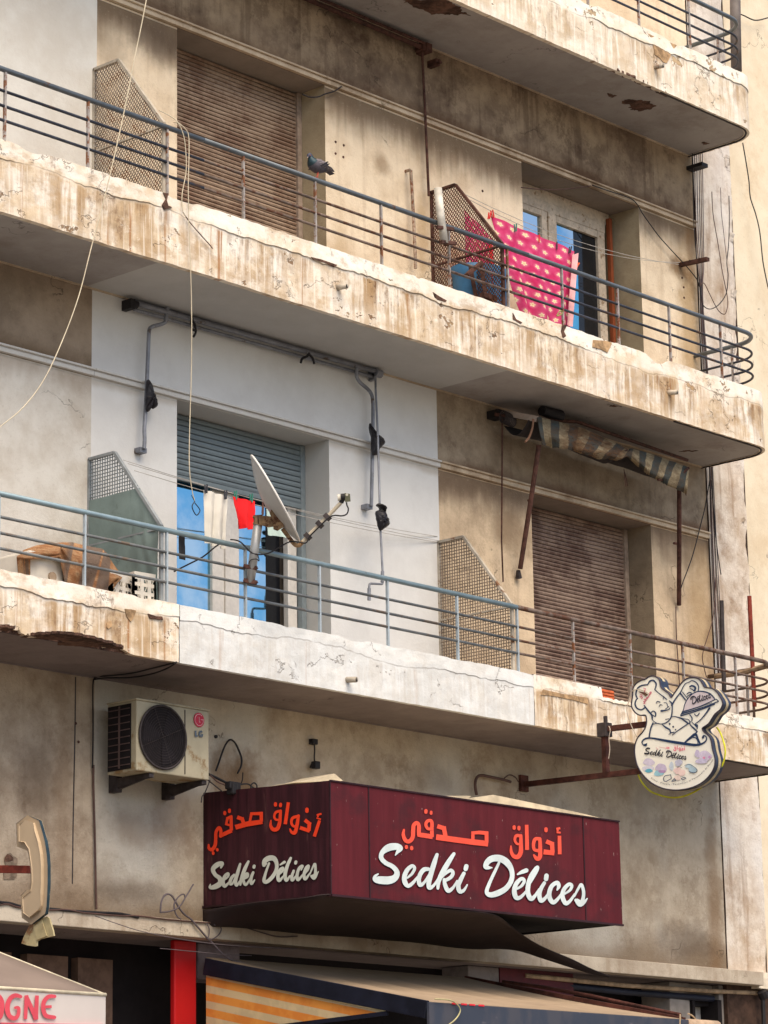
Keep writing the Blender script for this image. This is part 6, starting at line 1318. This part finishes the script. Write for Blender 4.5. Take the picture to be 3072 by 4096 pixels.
# ------------------------------------------------------------------ telephone handset sign at the left
XP = 13.0; p5 = c3(0, 3230)
ph = thing('telephone_sign', 'grimy white sign shaped like a telephone handset at the left edge', 'sign', tuple(PX(*p5(260, 1320), XP)))
po = [(195,195),(325,95),(470,155),(500,250),(540,400),(565,560),(575,700),(575,900),(570,1050),(560,1200),(545,1275),(375,1400),(265,1320),(250,1060),(330,985),(368,975),(375,900),(370,750),(358,640),(345,560),(330,515),(205,465)]
q = MB(); P_ = [PX(*p5(x, y), XP) for x, y in po]; q.prism(P_, (.022, 0, 0), m=0, m2=1); c_ = sum(P_, Vector())/len(P_)
q.build('shell', [simple('grimy_plastic', (.38, .29, .19), .6, var=.16, scale=4, dirt=(.30, .19, .09), dth=.60), simple('blue_side', (.018, .038, .05), .4, var=.3)], ph, bevel=.010)
q = MB(); mid = [(262,215),(330,165),(420,190),(452,290),(492,420),(518,560),(528,700),(528,900),(522,1050),(510,1180),(490,1235),(380,1310),(315,1265),(305,1090),(400,1010),(420,900),(415,740),(400,620),(380,500),(330,420),(262,410)]
q.prism([PX(*p5(x, y), XP) for x, y in mid], (-.022, 0, 0)); q.build('raised_face', simple('grimy_plastic_raised', (.46, .355, .235), .55, var=.14, scale=4, dirt=(.34, .22, .10), dth=.62), ph, bevel=.014)
q = MB()
tw = [(350,1415),(420,1375),(500,1330),(560,1308),(590,1330),(610,1400),(635,1480),(645,1540),(560,1560),(480,1580),(440,1605),(440,1660),(420,1668),(330,1655),(255,1630),(280,1560),(330,1460)]
Pt = [PX(*p5(x, y), XP+.03) for x, y in tw]; q.prism(Pt, (.012, 0, 0)); q.prism([PX(*p5(x, y), XP+.02) for x, y in ((400,1440),(500,1345),(560,1540),(440,1590))], (.006, 0, 0)); q.build('torn_shard', simple('yellowed_torn_plastic', (.50, .42, .23), .4, var=.3, scale=9, dirt=(.25, .13, .06), dth=.55), ph)
q = MB(); a_ = PX(*p5(370, 745), XP+.05); b_ = PX(*p5(0, 740), XP+.05); d_ = (b_-a_).normalized(); q.bar(a_, (XP+.05, W, a_.z+(W-a_.y)*d_.z/d_.y), .05, .045, up=(1, 0, 0)); q.build('bracket_bar', m_rustred, ph)
q = MB(); hole = [(60,590),(85,555),(120,545),(150,580),(205,610),(205,660),(195,720),(200,820),(170,860),(100,865),(40,860),(35,780),(60,700),(50,640)]
q.prism([PY(*p5(x, y), W-.001)+Vector((0, -.006, 0)) for x, y in hole], (0, .006, 0)); top(q, 'wall_patch', m_conc, 'patch of bare brown render behind the telephone sign', 'wall patch', loc=None)
q = MB(); q.prism([PY(*p5(x, y), W-.009) for x, y in ((55,640),(60,595),(90,560),(130,570),(160,600),(160,635),(100,650),(60,650))], (0, .002, 0)); top(q, 'wall_hole', m_spall, 'dark hole above the telephone bracket', 'hole')

# ------------------------------------------------------------------ striped shop awning at the bottom
AX0, AX1, AYf, AZw, AZf = 15.80, 18.79, -1.38, 3.672, 3.197
sa = thing('shop_awning', 'cream topped shop awning with navy frame and orange striped side', 'awning', (AX0, W, 3.2))
m_cr = simple('cream_canvas', (.32, .235, .155), .85, var=.12, scale=5, bump=.004, dirt=(.30, .18, .10), dth=.72)
m_navy = simple('navy_frame', (.012, .014, .026), .5, .2, var=.35, scale=8)
def atop(u, v): return (AX0+(AX1-AX0)*u, .86+(AYf-.86)*v, AZw+(AZf-AZw)*v-.03*math.sin(math.pi*v)+.006*math.sin(u*40)*math.sin(math.pi*v))
q = MB(); q.grid(atop, 60, 14); q.build('canvas_top', m_cr, sa, solid=.004)
q = MB(); q.bar((AX0-.012, .86, AZw-.07), (AX0-.012, AYf, AZf-.055), .03, .125, up=(0, 0, 1)); q.bar((AX0-.02, .86, AZw-.115), (AX0-.02, AYf+.05, AZf-.10), .012, .02, up=(0, 0, 1)); q.build('side_beam', m_navy, sa, bevel=.004)
q = MB(); q.bar((AX1+.012, .86, AZw+.0), (AX1+.012, AYf, AZf+.0), .03, .03, up=(0, 0, 1)); q.bar((AX1+.05, .86, AZw-.03), (AX1+.05, AYf, AZf-.03), .02, .02, up=(0, 0, 1)); q.build('side_beam', m_brs, sa)
def orf(g):
    X, Y, Z = g.pos; d_ = (Z-3.185) - (Y+.97)*.212; s_ = (d_*8.6+.42)._o('FRACT'); n = g.noise(scale=7, detail=5)
    return dict(c=g.mix(g.mix((.66, .50, .28), (.56, .43, .25), n.sm(.4, .6)), g.mix((.76, .30, .06), (.68, .23, .045), n.sm(.4, .6)), s_.sm(.46, .50)), r=.9, s=.1)
q = MB(); q.quad((AX0-.002, .86, 3.10), (AX0-.002, -.97, 3.155), (AX0-.002, .86, 3.545)); q.build('striped_side', mat('orange_stripes', orf), sa)
q = MB(); q.bar((AX0-.006, .86, 3.085), (AX0-.006, -1.0, 3.14), .02, .03, up=(0, 0, 1)); q.build('bottom_hem', m_navy, sa)
q = MB(); q.bar((AX0-.008, .86, 3.548), (AX0-.008, -.98, 3.158), .008, .014, up=(0, 0, 1)); q.build('side_piping', simple('cream_piping', (.72, .62, .36), .8), sa)
def valf(g):
    X, Y, Z = g.pos; n = g.noise(g.vec(X*7, Y, Z*3), 1, 6, .6); return dict(c=g.mix(g.mix((.038, .047, .072), (.06, .062, .08), n.sm(.4, .62)), (.26, .23, .24), g.noise(g.vec(X*2.6, 0, Z*6), 1, 4).sm(.6, .7)*.6), r=.55, s=.3)
q = MB(); q.box((AX0-.02, AYf-.03, AZf-.16), (AX1+.03, AYf-.003, AZf-.004)); q.build('front_valance', mat('blue_grey_vinyl', valf), sa, bevel=.003)
q = MB()
for x in (16.02, 16.12, 16.21, 16.31): q.box((x, AYf-.035, AZf-.010), (x+.06, AYf-.0305, AZf+.002))
q.build('red_mark', simple('red_tape', (.7, .02, .04), .5), sa)
q = MB(); q.tube([(AX1+.03, AYf-.02, AZf-.05), (AX1+.40, AYf-.02, AZf-.05)], .055, 12); q.build('roller_end', simple('tan_roller', (.40, .29, .20), .8), sa, smooth=True)
q = MB(); q.tube(smoothpts([tuple(PY(*R8(x, y), AYf-.05)) for x, y in ((-20,1360),(60,1362),(150,1372),(220,1400),(270,1450),(285,1500),(260,1560),(210,1620),(150,1665))], 4), .005, 6); q.build('loose_cord', simple('olive_cord', (.42, .38, .2), .7), sa)
q = MB(); q.tube(smoothpts([tuple(PY(*c3(2519,3543)(x, y), AYf-.03)) for x, y in ((605,1540),(604,1600),(600,1659),(598,1700))], 3), .006, 6); q.tube(smoothpts([tuple(PY(*c3(2519,3543)(x, y), AYf-.03)) for x, y in ((700,1535),(750,1560),(790,1600),(808,1640))], 3), .006, 6); q.build('loose_cord', simple('tan_cord', (.50, .36, .22), .7), sa)
# long roller tube under the ledge at the right, with its crank joint
q = MB(); q.tube([PY(2100, 3902, 1.0), PY(2500, 3942, .95), PY(2870, 3966, .90), PY(3045, 3973, .88)], .020, 10); q.tube([PY(2100, 3925, 1.05), PY(2500, 3968, 1.0), PY(2850, 3995, .95)], .03, 10, m=1); q.tube([PY(3048, 3965, .8), PY(3058, 3990, .8)], .05, 10, m=2); q.tube([PY(3052, 3990, .8), PY(3055, 4110, .8)], .02, 8, m=2)
top(q, 'awning_roller', [simple('tan_tube', (.34, .24, .15), .7, var=.4, scale=18), m_navy, m_black], 'long tan awning roller under the ledge at the bottom right', 'awning roller')
rod([PX(*rg(2048,3072)(x, y), 18.83) if False else PY(*rg(2048,3072)(x, y), Yq) for x, y, Yq in ((-60,1385,.7),(200,1420,.3),(500,1475,-.2),(800,1540,-.7),(1090,1600,-1.2))], .016, m_brs, 'dark red pole running down along the right edge of the awning', 'pole', 'pole')

# ------------------------------------------------------------------ market tent at the lower left
kt = thing('market_tent', 'beige tent with a white valance lettered in red at the lower left', 'tent', (12.63, -1.5, 0))
TX, TY, TZ = 12.63, -1.5, 3.09; S_ = 3.0
ap = PX(0, 3819, TX-1.0)  # hip line check point
hz = 1.0
A_ = Vector((TX-S_/2, TY+S_/2, 0)); cpt = Vector((TX, TY, TZ)); 
# raise the apex so the near hip runs through the traced point
best = min([k*.02 for k in range(10, 90)], key=lambda h: min(abs((lambda P: (P-CAM).dot(cr)/(P-CAM).dot(cf)*FPX+1536)(cpt.lerp(Vector((A_.x, A_.y, TZ+h)), t))-0)+abs((lambda P: 2048-(P-CAM).dot(cu)/(P-CAM).dot(cf)*FPX)(cpt.lerp(Vector((A_.x, A_.y, TZ+h)), t))-3819) for t in [j/40 for j in range(41)]))
A_.z = TZ+best
m_tent = simple('beige_tent_canvas', (.21, .16, .13), .8, var=.10, scale=3, bump=.004)
corn = [Vector((TX, TY, TZ)), Vector((TX, TY+S_, TZ)), Vector((TX-S_, TY+S_, TZ)), Vector((TX-S_, TY, TZ))]
for k in range(4):
    q = MB(); a_, b_ = corn[k], corn[(k+1) % 4]
    q.grid(lambda u, v: a_.lerp(b_, u).lerp(A_, v)+Vector((0, 0, -.04*math.sin(math.pi*v)*math.sin(math.pi*u))), 12, 10); q.build('roof_panel', m_tent, kt, smooth=True, solid=.003)
m_val = simple('white_valance', (.56, .51, .48), .7, var=.05, scale=3)
for k in range(4):
    a_, b_ = corn[k], corn[(k+1) % 4]
    q = MB(); q.grid(lambda u, v: a_.lerp(b_, u)+Vector((0, 0, -.004-.30*v))+Vector((.004*math.sin(u*30), .004*math.sin(u*27), 0))*v, 40, 3); q.build('valance', m_val, kt, solid=.003)
q = MB()
for a_, b_ in zip(corn, corn[1:]+corn[:1]): q.tube([a_, b_], .012, 8)
for a_ in corn: q.tube([a_, A_], .007, 6)
q.build('seam_piping', simple('cream_seam', (.66, .58, .42), .8), kt, smooth=True)
for a_ in corn: q = MB(); q.bar((a_.x-.02*(1 if a_.x > 12 else -1), a_.y+.03, .13), (a_.x-.02*(1 if a_.x > 12 else -1), a_.y+.03, TZ-.02), .04, .04); q.build('leg', m_greypipe, kt)
o4 = rg(0, 3072); f_ = lambda x, y: PY(*o4(x, y), TY-.012)
q = MB()
for s_ in ([(-60,1620,28),(-75,1550,30),(-60,1490,30),(-25,1470,28),(5,1500,30),(12,1550,30),(0,1610,30),(-30,1630,28)], [(132,1482,22),(95,1474,28),(60,1500,30),(45,1555,32),(58,1605,30),(92,1622,28),(115,1600,24),(118,1556,22),(96,1553,16)], [(352,1480,22),(312,1482,26),(283,1515,28),(278,1560,28),(296,1605,28),(350,1616,24)]): stroke(q, s_, f_, nY)
for s_ in ([(165,1628,22),(172,1484,26),(232,1618,30),(240,1474,24)], [(278,1548,18),(335,1546,18)]): stroke(q, s_, f_, nY, sharp=True)
q.build('lettering', simple('valance_red', (.62, .07, .10), .6, var=.08), kt)
q = MB(); q.bar(PY(0, 3072+1655*.617, TY-.011), PY(415, 3072+1668*.617, TY-.011), .008, .02, up=(0, 1, 0)); q.build('valance_line', bpy.data.materials['valance_red'], kt)
